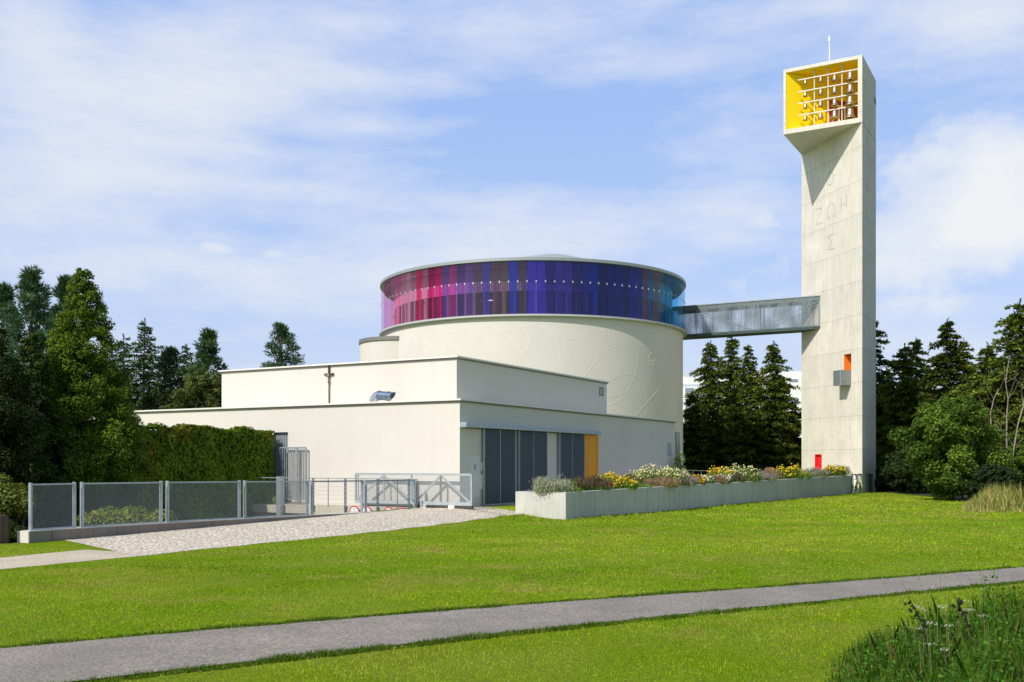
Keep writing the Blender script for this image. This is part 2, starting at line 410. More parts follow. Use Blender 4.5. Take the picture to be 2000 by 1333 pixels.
def vnoise(x, y, s, seed=0):
    r = np.random.default_rng(seed).random((64, 64)); xs = x/s+100; ys = y/s+100
    xi = np.floor(xs).astype(int); yi = np.floor(ys).astype(int); fx = xs-xi; fy = ys-yi
    fx = fx*fx*(3-2*fx); fy = fy*fy*(3-2*fy)
    g_ = lambda i, j: r[i % 64, j % 64]
    return (g_(xi, yi)*(1-fx)+g_(xi+1, yi)*fx)*(1-fy)+(g_(xi, yi+1)*(1-fx)+g_(xi+1, yi+1)*fx)*fy
def Gv(x, y, a, w):
    g = -.1-.0115*(np.clip(y, 10, 90)-10)
    g = g+np.where(y < 60, .03*np.sin(x*.35+1)*np.sin(y*.21), 0)
    road = np.where(a < -14, -.175+.0125*(np.maximum(a, -1e3)+14)*.4, .0125*np.minimum(0, np.maximum(a, -20)))
    t = np.clip(w/3.7, 0, 1); t = t*t*(3-2*t)
    g2 = road+(g-road)*t
    q = np.clip((a+40)/15, 0, 1); q = q*q*(3-2*q)
    return np.where(w < 3.6, np.where(a > -25, g2, g+(g2-g)*q), g)
def blades(n, z0, z1, power, h0, h1, wd, px0=-60, px1=2060):
    u_ = RNG.random(n); Z = (z0**power+(z1**power-z0**power)*u_)**(1/power)
    px = px0+(px1-px0)*RNG.random(n); X = (px-1000)/F*Z
    ok, a, w = on_lawn(X, Z); X, Z, a, w = X[ok], Z[ok], a[ok], w[ok]; n = len(X)
    gz = Gv(X, Z, a, w)-.01
    ang = RNG.random(n)*2*np.pi; lean = RNG.random(n)*.9; la = RNG.random(n)*2*np.pi
    patch = vnoise(X, Z, 1.7, 1)*.55+vnoise(X, Z, .45, 2)*.4+vnoise(X*.35, Z, 3., 3)*.5-.12; brn = vnoise(X, Z, .9, 21)*.6+vnoise(X, Z, .3, 22)*.4
    h = (h0+(h1-h0)*RNG.random(n))*(.75+.5*vnoise(X, Z, .8, 4))
    near_pl = ((w < 4.3) & (w > 3.6) & (a > .5)) | ((a > -1) & (a < .9) & (w < 4.2))
    h = np.where(near_pl, h*2.2, h)
    ww = wd*np.maximum(Z, 7)/8*(.7+.6*RNG.random(n))
    base = np.stack([X, Z, gz], 1); d = np.stack([np.cos(ang)*ww, np.sin(ang)*ww, np.zeros(n)], 1)
    tip = base+np.stack([np.cos(la)*lean*h, np.sin(la)*lean*h, h], 1)
    V = np.stack([base-d, base+d, tip], 1).reshape(-1, 3)
    r1 = RNG.random(n)[:, None]; dry = (RNG.random(n) < (.09+.35*np.clip(patch-.5, 0, 1)+2.0*np.clip(brn-.58, 0, 1)))[:, None]
    p = np.clip((patch-.35)*1.8, 0, .9)[:, None]; dk_ = .72+.56*np.clip(vnoise(X*.5, Z, 1.3, 41)*.6+vnoise(X, Z, .35, 42)*.5, 0, 1)[:, None]
    p = np.where(near_pl[:, None], p*.2, p)
    green = np.array([.165, .315, .006])*(.3+1.7*r1**1.4); yel = np.array([.36, .46, .015])*(.35+1.4*r1**1.3)
    c = (green*(1-p)+yel*p)*dk_; c = np.where(dry, np.array([.52, .38, .14])*(.5+.8*r1), c)
    return V, c
Vs, Cs = zip(blades(330000, 5.6, 17, 1.3, .014, .036, .0026), blades(290000, 16, 36, 1.6, .018, .04, .0032), blades(110000, 34, 84, 1.8, .03, .055, .0042, 950, 2060))
gr = np_mesh('lawn_grass', np.concatenate(Vs), 3, np.concatenate(Cs), GRASSM)
tag(gr, 'mown lawn grass on both sides of the grey path', 'grass', kind='stuff')
# ragged edge tufts along the asphalt path
def edge_tufts():
    V = []; C = []
    for E, sgn in ((TEa, 1), (BEa, -1)):
        n = 26000; t = RNG.random(n)*(len(E)-1.001); i = t.astype(int); f = (t-i)[:, None]
        p = E[i]*(1-f)+E[i+1]*f; X = p[:, 0]; Y = p[:, 1]+sgn*(RNG.random(n)*.22-.03*vnoise(p[:, 0], p[:, 1], .3, 9)*2)
        k = (np.abs(X/Y) < .56) & (Y > 5); X, Y = X[k], Y[k]; n = len(X)
        a, w = aw(X, Y); gz = Gv(X, Y, a, w)
        clump = vnoise(X, Y, .25, 12)
        h = (.015+.032*RNG.random(n))*(.35+1.2*clump); ang = RNG.random(n)*6.28; ww = .0045*Y/8
        b = np.stack([X, Y, gz], 1); d = np.stack([np.cos(ang)*ww, np.sin(ang)*ww, 0*ww], 1)
        tip = b+np.stack([(RNG.random(n)-.5)*.06, (RNG.random(n)-.6)*.06, h], 1)
        V.append(np.stack([b-d, b+d, tip], 1).reshape(-1, 3))
        r = RNG.random(n)[:, None]; V_ = np.array([.07, .15, .008])*(.4+1.2*r)
        C.append(np.where(RNG.random(n)[:, None] < .12, np.array([.33, .27, .12])*(.6+.5*r), V_))
    o = np_mesh('edge_grass', np.concatenate(V), 3, np.concatenate(C), GRASSM)
    tag(o, 'ragged darker grass and clover along the path edges', 'grass', kind='stuff')
edge_tufts()

# ------------------------------------------------------------------ foliage generators
def polys_from(cent, dirv, side, ln, wd, kind='leaf'):
    """leaf: 4-corner rhombus; needle: triangle"""
    if kind == 'leaf':
        V = np.stack([cent-dirv*ln[:, None]*.5, cent+side*wd[:, None]*.5, cent+dirv*ln[:, None]*.5, cent-side*wd[:, None]*.5], 1); return V.reshape(-1, 3), 4
    V = np.stack([cent-side*wd[:, None]*.5, cent+side*wd[:, None]*.5, cent+dirv*ln[:, None]], 1); return V.reshape(-1, 3), 3
def unit(v): return v/(np.linalg.norm(v, axis=1, keepdims=True)+1e-9)
def rand_unit(n): return unit(RNG.normal(size=(n, 3)))
def trunk_mesh(base, top, r0, limbs, parent, mat=BARK, name='trunk'):
    m = MB(); b = Vector(base); t = Vector(top)
    pts = [b.lerp(t, k/5)+Vector((random.uniform(-1, 1), random.uniform(-1, 1), 0))*r0*(.5 if 0 < k < 5 else 0) for k in range(6)]
    m.tube(pts, [r0*(1.25 if k == 0 else 1-.8*k/5) for k in range(6)], 8)
    for (f, tip) in limbs:
        p = b.lerp(t, f); q = Vector(tip); mid = p.lerp(q, .5)+Vector((0, 0, (q-p).length*.1))
        rr = r0*(1-f*.8)*.45; m.tube([p, mid, q], [rr, rr*.65, rr*.25], 6)
    return m.build(name, mat, parent, smooth=True)
def broadleaf(name, label, cat, base, H, rad, shape='cone', leaf=.10, nl=26000, col=(.06, .10, .015), col2=None, group=None, crown_from=.02, squash=1., seed=0, density=1.0):
    rs = np.random.default_rng(seed+5)
    root = thing(name, base, label, cat, group)
    nc = int(150*density); cl = []
    for i in range(nc):
        f = crown_from+(1-crown_from)*rs.random()**.85
        if shape == 'cone': rr = rad*min(1, (1.03-f)**.75*1.25, .55+f*2.2)
        elif shape == 'round': rr = rad*math.sqrt(max(.05, 1-(2*f**1.15-1)**2))*(.72+.5*rs.random()**2)
        else: rr = rad*min(1, (1.05-f)*3)
        th = rs.random()*6.283; q = rs.random()**.4*rr*.97
        cl.append((base[0]+q*math.cos(th), base[1]+q*math.sin(th)*squash, base[2]+f*H, max(.12, rr)*((.08+.12*rs.random()) if shape == 'cone' else (.13+.17*rs.random()))+.07, rs.random()))
    cl = np.array(cl); pr = cl[:, 3]**2; pr /= pr.sum()
    idx = rs.choice(nc, nl, p=pr); d = unit(rs.normal(size=(nl, 3)))
    rr = cl[idx, 3]*(.55+.5*rs.random(nl))
    cen = cl[idx, :3]+d*rr[:, None]*np.array([1, 1, .8]); cen[:, 2] = np.maximum(cen[:, 2], base[2]+.02)
    nrm = unit(d*.8+rs.normal(size=(nl, 3))*.6+np.array([0, 0, .5])); tt = unit(np.cross(nrm, unit(rs.normal(size=(nl, 3))))); ss = np.cross(nrm, tt)
    ln = leaf*(.7+.7*rs.random(nl)); V, k = polys_from(cen, tt, ss, ln, ln*.62)
    col2 = col2 or tuple(c*1.7 for c in col)
    t = (cl[idx, 4]*.55+rs.random(nl)*.45)[:, None]; t = t**1.3
    C = np.array(col)*1.2*(1-t)+np.array(col2)*1.6*t
    np_mesh('crown', V, k, C, LEAF, root)
    lim = [(random.uniform(.15, .8), tuple(cl[i, :3])) for i in rs.choice(nc, 16, replace=False)]
    trunk_mesh(base, (base[0], base[1], base[2]+H*.9), max(.05, H*.014), lim, root); return root
def spruce(name, label, base, H, rad, col=(.022, .045, .02), col2=(.07, .10, .035), group=None, seed=0, low=.04, droop=.35, lush=1.0, cat='tree', step=.42, needle=.34):
    rs = np.random.default_rng(seed+100); root = thing(name, base, label, cat, group); root.rotation_euler = (rs.normal()*.018, rs.normal()*.018, 0); droop *= .7+.6*rs.random()
    cen = []; dr = []; sd = []; ln = []; wd = []; tn = []; mbr = MB()
    z = H*low; lean = rs.normal()*.01*H
    while z < H*.985:
        f = z/H; Lb = rad*1.42*((1-f)**.72*.97*min(1, .8+f)+.05)*(.72+.56*rs.random())
        nb = int(5+5*(1-f)); off = rs.random()*6.28
        for b in range(nb):
            if rs.random() < .10: continue
            th = off+b*6.283/nb+rs.normal()*.25; l = Lb*(.5+.65*rs.random()); zj = rs.normal()*.16
            dx, dy = math.cos(th), math.sin(th); k = max(3, int((10+l*30)*lush))
            s = rs.random(k)**.75; up = .28*(f-.35)
            x = s*l; zz = z+zj+x*up-droop*l*s*s+ (s > .85)*.08*l
            P_ = np.stack([base[0]+dx*x+lean*f*0, base[1]+dy*x, base[2]+zz], 1)
            sp = rs.normal(size=k)*.22*l*(1.15-s)+rs.normal(size=k)*.10
            P_[:, 0] += -dy*sp; P_[:, 1] += dx*sp; P_[:, 2] += rs.normal(size=k)*.05-np.abs(sp)*.25
            D = np.stack([np.full(k, dx)*.8, np.full(k, dy)*.8, np.full(k, -.35)+.5*f], 1)+rs.normal(size=(k, 3))*.45
            D[:, 0] += -dy*np.sign(sp)*.5; D[:, 1] += dx*np.sign(sp)*.5
            D = unit(D); S = unit(np.cross(D, np.array([0, 0, 1.])+rs.normal(size=(k, 3))*.5))
            cen.append(P_); dr.append(D); sd.append(S); ln.append(needle*(.6+.7*rs.random(k))*(.6+.4*(1-f))); wd.append(np.full(k, needle*.42)*(.7+.6*rs.random(k)))
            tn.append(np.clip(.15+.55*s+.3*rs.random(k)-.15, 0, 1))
            if b % 2 == 0 and l > .6: mbr.tube([(base[0], base[1], base[2]+z), (base[0]+dx*l*.5, base[1]+dy*l*.5, base[2]+z+l*.5*up-droop*l*.25), (base[0]+dx*l*.85, base[1]+dy*l*.85, base[2]+z+l*.85*up-droop*l*.72)], [.045, .03, .012], 4)
        z += step*(.75+.5*rs.random())*(1-.3*f)
    # leader
    k = 26; zz = H*(.93+.08*rs.random(k)); th = rs.random(k)*6.28; cen.append(np.stack([base[0]+0*zz, base[1]+0*zz, base[2]+zz-.05*H*0], 1)); dr.append(unit(np.stack([np.cos(th), np.sin(th), .9+0*th], 1)))
    sd.append(unit(np.cross(dr[-1], [[0, 0, 1.]]*k))); ln.append(np.full(k, .3)); wd.append(np.full(k, .1)); tn.append(rs.random(k))
    cen, dr, sd = map(np.concatenate, (cen, dr, sd)); ln, wd, tn = map(np.concatenate, (ln, wd, tn))
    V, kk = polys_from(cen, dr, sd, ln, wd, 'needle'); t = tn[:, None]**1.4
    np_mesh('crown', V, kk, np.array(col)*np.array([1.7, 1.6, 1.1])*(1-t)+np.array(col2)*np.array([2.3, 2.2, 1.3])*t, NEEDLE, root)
    mbr.tube([base, (base[0], base[1], base[2]+H*.5), (base[0], base[1], base[2]+H)], [.012*H+.03, .008*H, .015], 7)
    mbr.build('trunk', BARK, root, smooth=True); return root
def pine(name, label, base, H, rad, col=(.025, .055, .03), col2=(.07, .13, .06), group=None, seed=0, crown_from=.15, top=1.0, tufts=130):
    rs = np.random.default_rng(seed+300); root = thing(name, base, label, 'tree', group)
    cen = []; tn = []; lims = []; D = []
    for i in range(tufts):
        f = crown_from+(1-crown_from)*(i+rs.random())/tufts
        r_ = rad*(1.04-f)**.72*(.3+.85*rs.random()); th = rs.random()*6.283
        if f > .94: r_ *= .4
        c = np.array([base[0]+r_*math.cos(th), base[1]+r_*math.sin(th), base[2]+f*H])
        sz = (.34+.22*rs.random())*(.65+.5*(1-f))*rad/2.6; k = 130
        v = unit(rs.normal(size=(k, 3))); cen.append(c+v*sz*(.3+.75*rs.random((k, 1)))*np.array([1.25, 1.25, .6])); D.append(v+np.array([math.cos(th)*.3, math.sin(th)*.3, .55])); tn.append(np.clip(rs.random(k)*.6+.4*rs.random()+v[:, 2]*.15, 0, 1))
        if i % 3 == 0: lims.append((max(.1, f-.12), tuple(c)))
    cen = np.concatenate(cen); D = unit(np.concatenate(D)+rs.normal(size=cen.shape)*.2); tn = np.concatenate(tn)
    S = unit(np.cross(D, rs.normal(size=cen.shape))); n = len(cen)
    V, kk = polys_from(cen, D, S, .26*(.7+.6*rs.random(n)), .085*(.7+.6*rs.random(n)), 'needle'); t = tn[:, None]**1.3
    np_mesh('crown', V, kk, np.array(col)*1.3*(1-t)+np.array(col2)*1.5*t, NEEDLE, root)
    trunk_mesh(base, (base[0], base[1], base[2]+H*.97), .017*H+.04, lims, root); return root

def B(px, Y, z=None):
    x = (px-1000)/F*Y; return (x, Y, lawn_z(x, Y) if z is None else z)
def H_(py, Y, b): return EYE+(HY-py)*Y/F-b[2]

# left side
b = B(163, 29, -.6); broadleaf('hornbeam_tree', 'big cone shaped hornbeam with dense green leaves beside the ivy wall', 'tree', b, H_(528, 29, b), 1.72, 'cone', .072, 125000, (.03, .062, .005), (.12, .175, .015), seed=1, density=5.0)
b = B(60, 27.5, -.5); broadleaf('hornbeam_tree', 'darker lower hornbeam at the left edge in front of the pines', 'tree', b, H_(655, 27.5, b), 1.35, 'cone', .075, 60000, (.018, .034, .007), (.055, .08, .014), seed=2, density=1.6)  # leaf colour darkened for the shade of trees further left
b = B(-25, 26, -.5); broadleaf('dark_tree', 'dark leafy tree cut by the left edge of the picture', 'tree', b, H_(640, 26, b), 1.3, 'col', .08, 42000, (.012, .02, .006), (.03, .045, .012), seed=3, density=1.6)  # dark leaf colour stands in for shade from trees off to the left
b = B(225, 34, -.5); broadleaf('dark_tree', 'small dark leafy tree between the hornbeam and the ivy wall', 'tree', b, H_(720, 34, b), 1.1, 'cone', .08, 32000, (.018, .034, .007), (.06, .085, .014), seed=4, density=1.4)
PG = 'pines behind the parish building'
for i, (px, py, Y, r, cf, c1, c2, lb) in enumerate([
    (62, 532, 58, 3.0, .1, (.03, .065, .035), (.09, .15, .075), 'tall bluish green pine at far left behind the hornbeam'),
    (8, 560, 60, 2.4, .1, (.03, .065, .035), (.08, .13, .07), 'pine top rising at the left edge of the picture'),
    (128, 542, 63, 2.2, .2, (.03, .06, .035), (.08, .13, .07), 'pine whose top shows just left of the hornbeam tip'),
    (333, 684, 74, 3.3, .0, (.010, .022, .014), (.035, .055, .03), 'very dark rounded pine left of the cream roof'),
    (406, 650, 72, 3.2, .05, (.022, .05, .022), (.07, .12, .045), 'green pine with forked top just left of the upper roof'),
    (549, 636, 86, 3.9, .0, (.022, .05, .026), (.07, .12, .05), 'lone pine standing above the cream upper roof'),
    ]):
    b = B(px, Y); pine('pine_tree', lb, b, H_(py, Y, b), r, c1, c2, PG, i, cf)
for i, (px, py, Y, r, lb) in enumerate([(276, 626, 80, 3.0, 'loose slender spruce with a tall tip right of the hornbeam'), (366, 676, 84, 2.1, 'narrow spruce tip between the dark pine and the forked pine'), (240, 656, 78, 2.8, 'spruce half hidden by the right flank of the hornbeam')]):
    b = B(px, Y); spruce('spruce_tree', lb, b, H_(py, Y, b), r, (.02, .045, .025), (.06, .11, .055), 'spruces behind the parish building', 20+i, .04, .25)
b = B(398, 66); broadleaf('leafy_tree', 'olive green leafy tree just left of the cream upper block', 'tree', b, H_(722, 66, b), 2.2, 'round', .2, 20000, (.035, .055, .012), (.10, .12, .03), seed=9)
b = B(318, 68); broadleaf('leafy_tree', 'dull green leafy tree low behind the cream roof edge', 'tree', b, H_(752, 68, b), 2.4, 'round', .2, 18000, (.022, .035, .01), (.05, .07, .02), seed=10)
# between church and tower
SG = 'spruces between the round church and the tower'
for i, (px, py, Y, r, lb) in enumerate([
    (1380, 666, 112, 3.3, 'first spruce right of the round church with broad drooping boughs'),
    (1422, 656, 118, 2.8, 'second and tallest spruce between church and tower'),
    (1472, 676, 114, 2.6, 'third spruce between church and tower with thin tip'),
    (1505, 668, 110, 2.9, 'fourth spruce nearest the tower with dense dark top')]):
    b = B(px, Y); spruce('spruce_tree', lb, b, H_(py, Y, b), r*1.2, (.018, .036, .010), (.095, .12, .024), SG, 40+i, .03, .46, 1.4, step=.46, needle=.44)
for i, (px, py, Y, r, lb) in enumerate([(1548, 790, 112, 1.7, 'low dark spruce at the left foot of the tower'), (1440, 790, 108, 3.0, 'bushy spruce filling the gap low in the middle of the spruce row'), (1352, 770, 106, 2.2, 'low dark spruce against the round church wall'), (1502, 775, 106, 2.6, 'bushy lower spruce in front of the fourth tall spruce'), (1395, 800, 104, 2.6, 'short spruce in front of the first tall spruce'), (1530, 735, 115, 2.6, 'spruce between the fourth tall spruce and the tower'), (1468, 800, 103, 2.8, 'short spruce in front of the third tall spruce')]):
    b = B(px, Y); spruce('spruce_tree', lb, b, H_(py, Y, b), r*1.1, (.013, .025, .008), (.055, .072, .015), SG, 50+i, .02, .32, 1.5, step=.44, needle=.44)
# right of tower
RG = 'spruces right of the tower'
for i, (px, py, Y, r, lb, dk) in enumerate([
    (1700, 615, 98, 3.4, 'dark spruce half hidden behind the right side of the tower', .8),
    (1757, 676, 92, 2.6, 'blunt topped spruce just right of the tower', .9),
    (1790, 662, 96, 2.4, 'slim spruce with pale tip right of the tower', 1.3),
    (1845, 626, 88, 3.1, 'tall dark spruce above the walnut tree', .6),
    (1876, 664, 100, 2.2, 'thin spruce tip right of the tall dark spruce', 1.0),
    (1922, 674, 84, 3.0, 'rounded bushy spruce with warm green boughs', 1.1),
    (1988, 584, 80, 3.6, 'tallest spruce at the right edge of the picture', 1.1),
    (2040, 640, 84, 3.4, 'spruce cut by the right edge of the picture', 1.0),
    (1730, 720, 104, 2.8, 'lower spruce behind the right foot of the tower', .8),
    (1815, 720, 104, 2.8, 'lower spruce in the gap left of the tall dark spruce', .8),
    (1955, 700, 92, 2.8, 'lower spruce behind the birch trunks', .9), (1898, 715, 94, 2.6, 'lower spruce behind the right shoulder of the walnut', .8), (1772, 745, 90, 2.6, 'lower spruce above the left edge of the walnut', .7)]):
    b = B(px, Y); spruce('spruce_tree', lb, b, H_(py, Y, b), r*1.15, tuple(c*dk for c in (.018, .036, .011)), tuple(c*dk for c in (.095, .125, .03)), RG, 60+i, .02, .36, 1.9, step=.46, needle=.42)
b = B(1862, 58); broadleaf('walnut_tree', 'round walnut tree with big green leaves at the lawn edge', 'tree', b, H_(778, 58, b), 2.75, 'round', .17, 42000, (.02, .046, .006), (.115, .18, .02), seed=21, crown_from=.0, density=1.3)
b = B(1958, 62); broadleaf('walnut_tree', 'smaller walnut tree right of the round one', 'tree', b, H_(850, 62, b), 2.3, 'round', .17, 28000, (.018, .04, .005), (.10, .15, .018), seed=22, crown_from=.0)
BG = 'dark bushes under the spruces'
for i, (px, py, Y, r, lb) in enumerate([(1735, 900, 86, 1.9, 'dark bush at the right foot of the tower'), (1772, 880, 80, 2.0, 'dark bush left of the walnut tree'), (1800, 855, 76, 2.0, 'dark bush tucked behind the left side of the walnut'), (1905, 850, 72, 2.4, 'dark bush behind the right side of the walnut'), (2010, 880, 66, 2.6, 'dark bush at the right edge behind tall grass'), (1940, 910, 54, 1.2, 'low dark bush right of the walnut foot')]):
    b = B(px, Y); broadleaf('dark_bush', lb, 'bush', b, H_(py, Y, b), r, 'round', .24, 7000, (.010, .02, .006), (.035, .055, .014), BG, crown_from=.0, seed=30+i)
def birch(px_list, Y, label, seed):
    pts = [P(x, y, Y) for x, y in px_list]; root = thing('birch_tree', pts[0], label, 'tree', 'bare birches in front of the spruces'); m = MB()
    n = len(pts); m.tube(pts, [.05-.035*i/(n-1) for i in range(n)], 6)
    m.build('trunk', BIRCH, root, smooth=True)
    m = MB(); rs = random.Random(seed)
    for i in range(1, n-1):
        for k in range(2):
            d = Vector((rs.uniform(-.8, .8), rs.uniform(-.3, .3), rs.uniform(.4, 1.2))); p = Vector(pts[i])
            m.tube([p, p+d*.6, p+d*1.3+Vector((0, 0, .2))], [.012, .008, .004], 4)
    m.build('branch', BIRCH, root)
birch([(1968, 905), (1966, 860), (1966, 815), (1969, 780), (1964, 748), (1971, 700)], 59, 'pale bare birch trunk left of the tallest spruce', 1)
birch([(1978, 900), (1981, 872), (1988, 830), (1998, 795), (2004, 760), (2006, 720)], 57, 'leaning pale birch trunk at the right edge', 2)
birch([(1940, 900), (1938, 850), (1934, 810), (1941, 780), (1950, 760)], 62, 'thin pale birch stem behind the walnut tree', 3)

# low hedge and shrubs on the left
def leafbox(name, label, cat, boxes, n, leaf, col, col2, core=None, droop=.6, parent_loc=None, seed=0, mat=LEAF):
    pass

# ------------------------------------------------------------------ ivy wall (along u, w=-8.6)
IW = -8.62
def ivy():
    a1 = -.4; a0 = -15.0; top = 2.75
    root = thing('ivy_wall', L(a1, IW, 0), 'tall garden wall completely covered in green climbing vine', 'wall')
    m = MB(); m.box(a0, a1, IW-.3, IW, -2.5, top-.06); m.build('wall', plain('overgrown_wall', (.03, .035, .015), .9), root)
    rs = np.random.default_rng(77); n = 70000
    a = a0+(a1-a0)*rs.random(n); z = -2.4+(top+2.45)*rs.random(n)
    bul = .10+.22*vnoise(a, z, .6, 31)+.12*vnoise(a, z, .22, 32)
    edge = top+.12*vnoise(a, z*0, .5, 33)
    wv = IW+bul*rs.random(n)**.5
    # top and end faces too
    k = n//7; z[:k] = edge[:k]-.1+.22*rs.random(k)*vnoise(a[:k], z[:k]*0, .3, 35); wv[:k] = IW-.35+.6*rs.random(k)
    k2 = n//7+n//12; a[k:k2] = a1+.3*rs.random(k2-k)*rs.random(k2-k); wv[k:k2] = IW-.35+.55*rs.random(k2-k)
    cen = np.stack([O[0]+a*U[0]+wv*N[0], O[1]+a*U[1]+wv*N[1], z], 1)
    nrm = np.tile(np.array([N[0], N[1], .25]), (n, 1)); nrm[:k] = (0, 0, 1); nrm = unit(nrm+rs.normal(size=(n, 3))*.38)
    dn = np.array([0, 0, -1.])+rs.normal(size=(n, 3))*.35; dn -= nrm*(dn*nrm).sum(1)[:, None]; dn = unit(dn); sd = np.cross(nrm, dn)
    ln = .10*(.7+.8*rs.random(n)); V, kk = polys_from(cen, dn, sd, ln, ln*.8)
    t = (.6*rs.random(n)+.4*vnoise(a, z, .5, 36))[:, None]
    C = np.array([.05, .10, .008])*(1-t)+np.array([.23, .33, .02])*t
    br = (vnoise(a, z, .9, 38) > .72)[:, None]; C = np.where(br, C*np.array([1.15, .8, .8]), C)
    np_mesh('vine', V, kk, C, LEAF, root)
ivy()
def bush_strip(name, label, cat, pts, n, leaf, c1, c2, seed):
    """pts: list of (x,y,z,rx,ry,rz) lobes"""
    rs = np.random.default_rng(seed); root = thing(name, (pts[0][0], pts[0][1], min(p[2] for p in pts)), label, cat)
    P_ = np.array(pts); idx = rs.integers(0, len(pts), n); d = unit(rs.normal(size=(n, 3)))
    cen = P_[idx, :3]+d*P_[idx, 3:6]*(.6+.45*rs.random(n))[:, None]
    nrm = unit(d+rs.normal(size=(n, 3))*.5+np.array([0, 0, .5])); dn = unit(np.cross(nrm, rs.normal(size=(n, 3)))); sd = np.cross(nrm, dn)
    ln = leaf*(.7+.7*rs.random(n)); V, k = polys_from(cen, dn, sd, ln, ln*.6); t = rs.random(n)[:, None]**1.3
    np_mesh('foliage', V, k, np.array(c1)*(1-t)+np.array(c2)*t, LEAF, root)
    m = MB()
    for i in range(0, len(pts)):
        x, y, z, rx, ry, rz = pts[i]; m.tube([(x, y, z-rz-.3), (x+.05, y, z), (x, y, z+rz*.6)], [.03, .02, .008], 5)
    m.build('stem', BARK, root)
bush_strip('hedge', 'low sunlit yellow green hedge seen through the fence', 'hedge', [P(168+i*15, 1022+6*math.sin(i*1.7)-8*math.sin(i*.3), 26.6)+(.34, .36, .30) for i in range(11)]+[P(160+i*17, 1060, 26.7)+(.36, .36, .5) for i in range(10)], 15000, .08, (.09, .13, .01), (.34, .38, .03), 5)
bush_strip('garden_bush', 'sunlit leafy bush above the low wall at left edge', 'bush', [P(8, 978, 24.5)+(.5, .4, .42), P(32, 975, 25)+(.45, .4, .40), P(45, 985, 24.6)+(.3, .3, .3), P(-10, 960, 25)+(.5, .4, .5)], 9000, .08, (.04, .07, .01), (.24, .27, .05), 6)
bush_strip('trailing_ivy', 'dark ivy hanging over the low wall at left edge', 'plant', [P(12, 1035, 23.3)+(.3, .15, .25), P(38, 1045, 23.2)+(.3, .15, .2), P(-10, 1040, 23.2)+(.3, .2, .3)], 4500, .07, (.015, .03, .006), (.07, .10, .02), 7)

# ------------------------------------------------------------------ parish annex
annex = thing('parish_building', L(0, -4, 0), 'low cream plastered flat roofed building of two stepped blocks', 'building')
def holed_front(m, a, ws, zs, holes, mi=0, flip=False):
    """vertical face at fixed a, grid cut by holes (w0,w1,z0,z1)"""
    wl = sorted(set(list(ws)+[h[0] for h in holes]+[h[1] for h in holes])); zl = sorted(set(list(zs)+[h[2] for h in holes]+[h[3] for h in holes]))
    for i in range(len(wl)-1):
        for j in range(len(zl)-1):
            wc = (wl[i]+wl[i+1])/2; zc = (zl[j]+zl[j+1])/2
            if any(h[0] < wc < h[1] and h[2] < zc < h[3] for h in holes): continue
            m.add([L(a, wl[i], zl[j]), L(a, wl[i+1], zl[j]), L(a, wl[i+1], zl[j+1]), L(a, wl[i], zl[j+1])], [(0, 1, 2, 3)], mi)
LT = z_at(785.5, L(0, 0)); A1 = a_at(1318)
gw0, gw1 = w_at(534), w_at(562.5); gz = z_at(844.5, L(0, gw1))
m = MB(); WL = -21.
holed_front(m, 0, (WL, 0), (-1, LT), [(gw0, gw1, -.0, gz)])
for q in ([L(0,0,-1), L(A1,0,-1), L(A1,0,LT), L(0,0,LT)], [L(A1,0,-1), L(A1,-9,-1), L(A1,-9,LT), L(A1,0,LT)], [L(A1,-9,-1), L(A1,WL,-1), L(A1,WL,LT), L(A1,-9,LT)], [L(0,WL,-1), L(A1,WL,-1), L(A1,WL,LT), L(0,WL,LT)]):
    m.add(q, [(0,1,2,3)])
m.add([L(0,WL,LT), L(0,0,LT), L(A1,0,LT), L(A1,WL,LT)], [(0,1,2,3)])
m.build('lower_wall', PLASTER, annex)
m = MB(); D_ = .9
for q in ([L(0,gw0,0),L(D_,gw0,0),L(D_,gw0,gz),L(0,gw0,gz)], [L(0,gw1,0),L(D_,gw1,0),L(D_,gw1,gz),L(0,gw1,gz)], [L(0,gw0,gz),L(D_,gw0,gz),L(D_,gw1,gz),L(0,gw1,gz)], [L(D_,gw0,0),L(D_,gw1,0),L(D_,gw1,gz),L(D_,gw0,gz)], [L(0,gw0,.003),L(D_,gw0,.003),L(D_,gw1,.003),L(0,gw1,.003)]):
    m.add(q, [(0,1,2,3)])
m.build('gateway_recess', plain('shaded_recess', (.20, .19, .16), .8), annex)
m = MB(); k = 8
for i in range(k):
    w = gw0+(gw1-gw0)*(i+.5)/k; m.box(.12, .2, w-.035, w+.035, .0, gz-.03)
m.build('slat_screen', GALV, annex)
UA0 = 2.0; UW = -1.6   # upper block setback
UW = w_at(892, UA0); UT = z_at(701.5, L(UA0, UW)); UA1 = a_at(1185, UW); UW2 = w_at(433, UA0)
m = MB(); m.box(UA0, UA1, UW2, UW, LT-.5, UT); m.build('upper_wall', PLASTER, annex)
def coping(nm, a0, a1, w0, w1, z, ov=.05, t=.05, inset=.35):
    m = MB(); m.box(a0-ov, a0+inset, w0-ov, w1+ov, z, z+t); m.box(a0+inset, a1+ov, w1-inset, w1+ov, z, z+t)
    m.box(a0+inset, a1+ov, w0-ov, w0+inset, z, z+t); m.box(a1-inset, a1+ov, w0+inset, w1-inset, z, z+t)
    # bright top flashing
    return m.build(nm, COPING, annex)
coping('lower_coping', 0, A1, WL, 0, LT); coping('upper_coping', UA0, UA1, UW2, UW, UT)
m = MB()
for a0, a1, w0, w1, z in ((0, A1, WL, 0, LT+.055), (UA0, UA1, UW2, UW, UT+.055)):
    m.box(a0-.1, a0+.25, w0-.1, w1+.1, z, z+.06); m.box(a0+.25, a1+.1, w1-.25, w1+.1, z, z+.06)
m.build('coping_flashing', plain('pale_flashing', (.70, .68, .62), .5, .1, .05), annex)
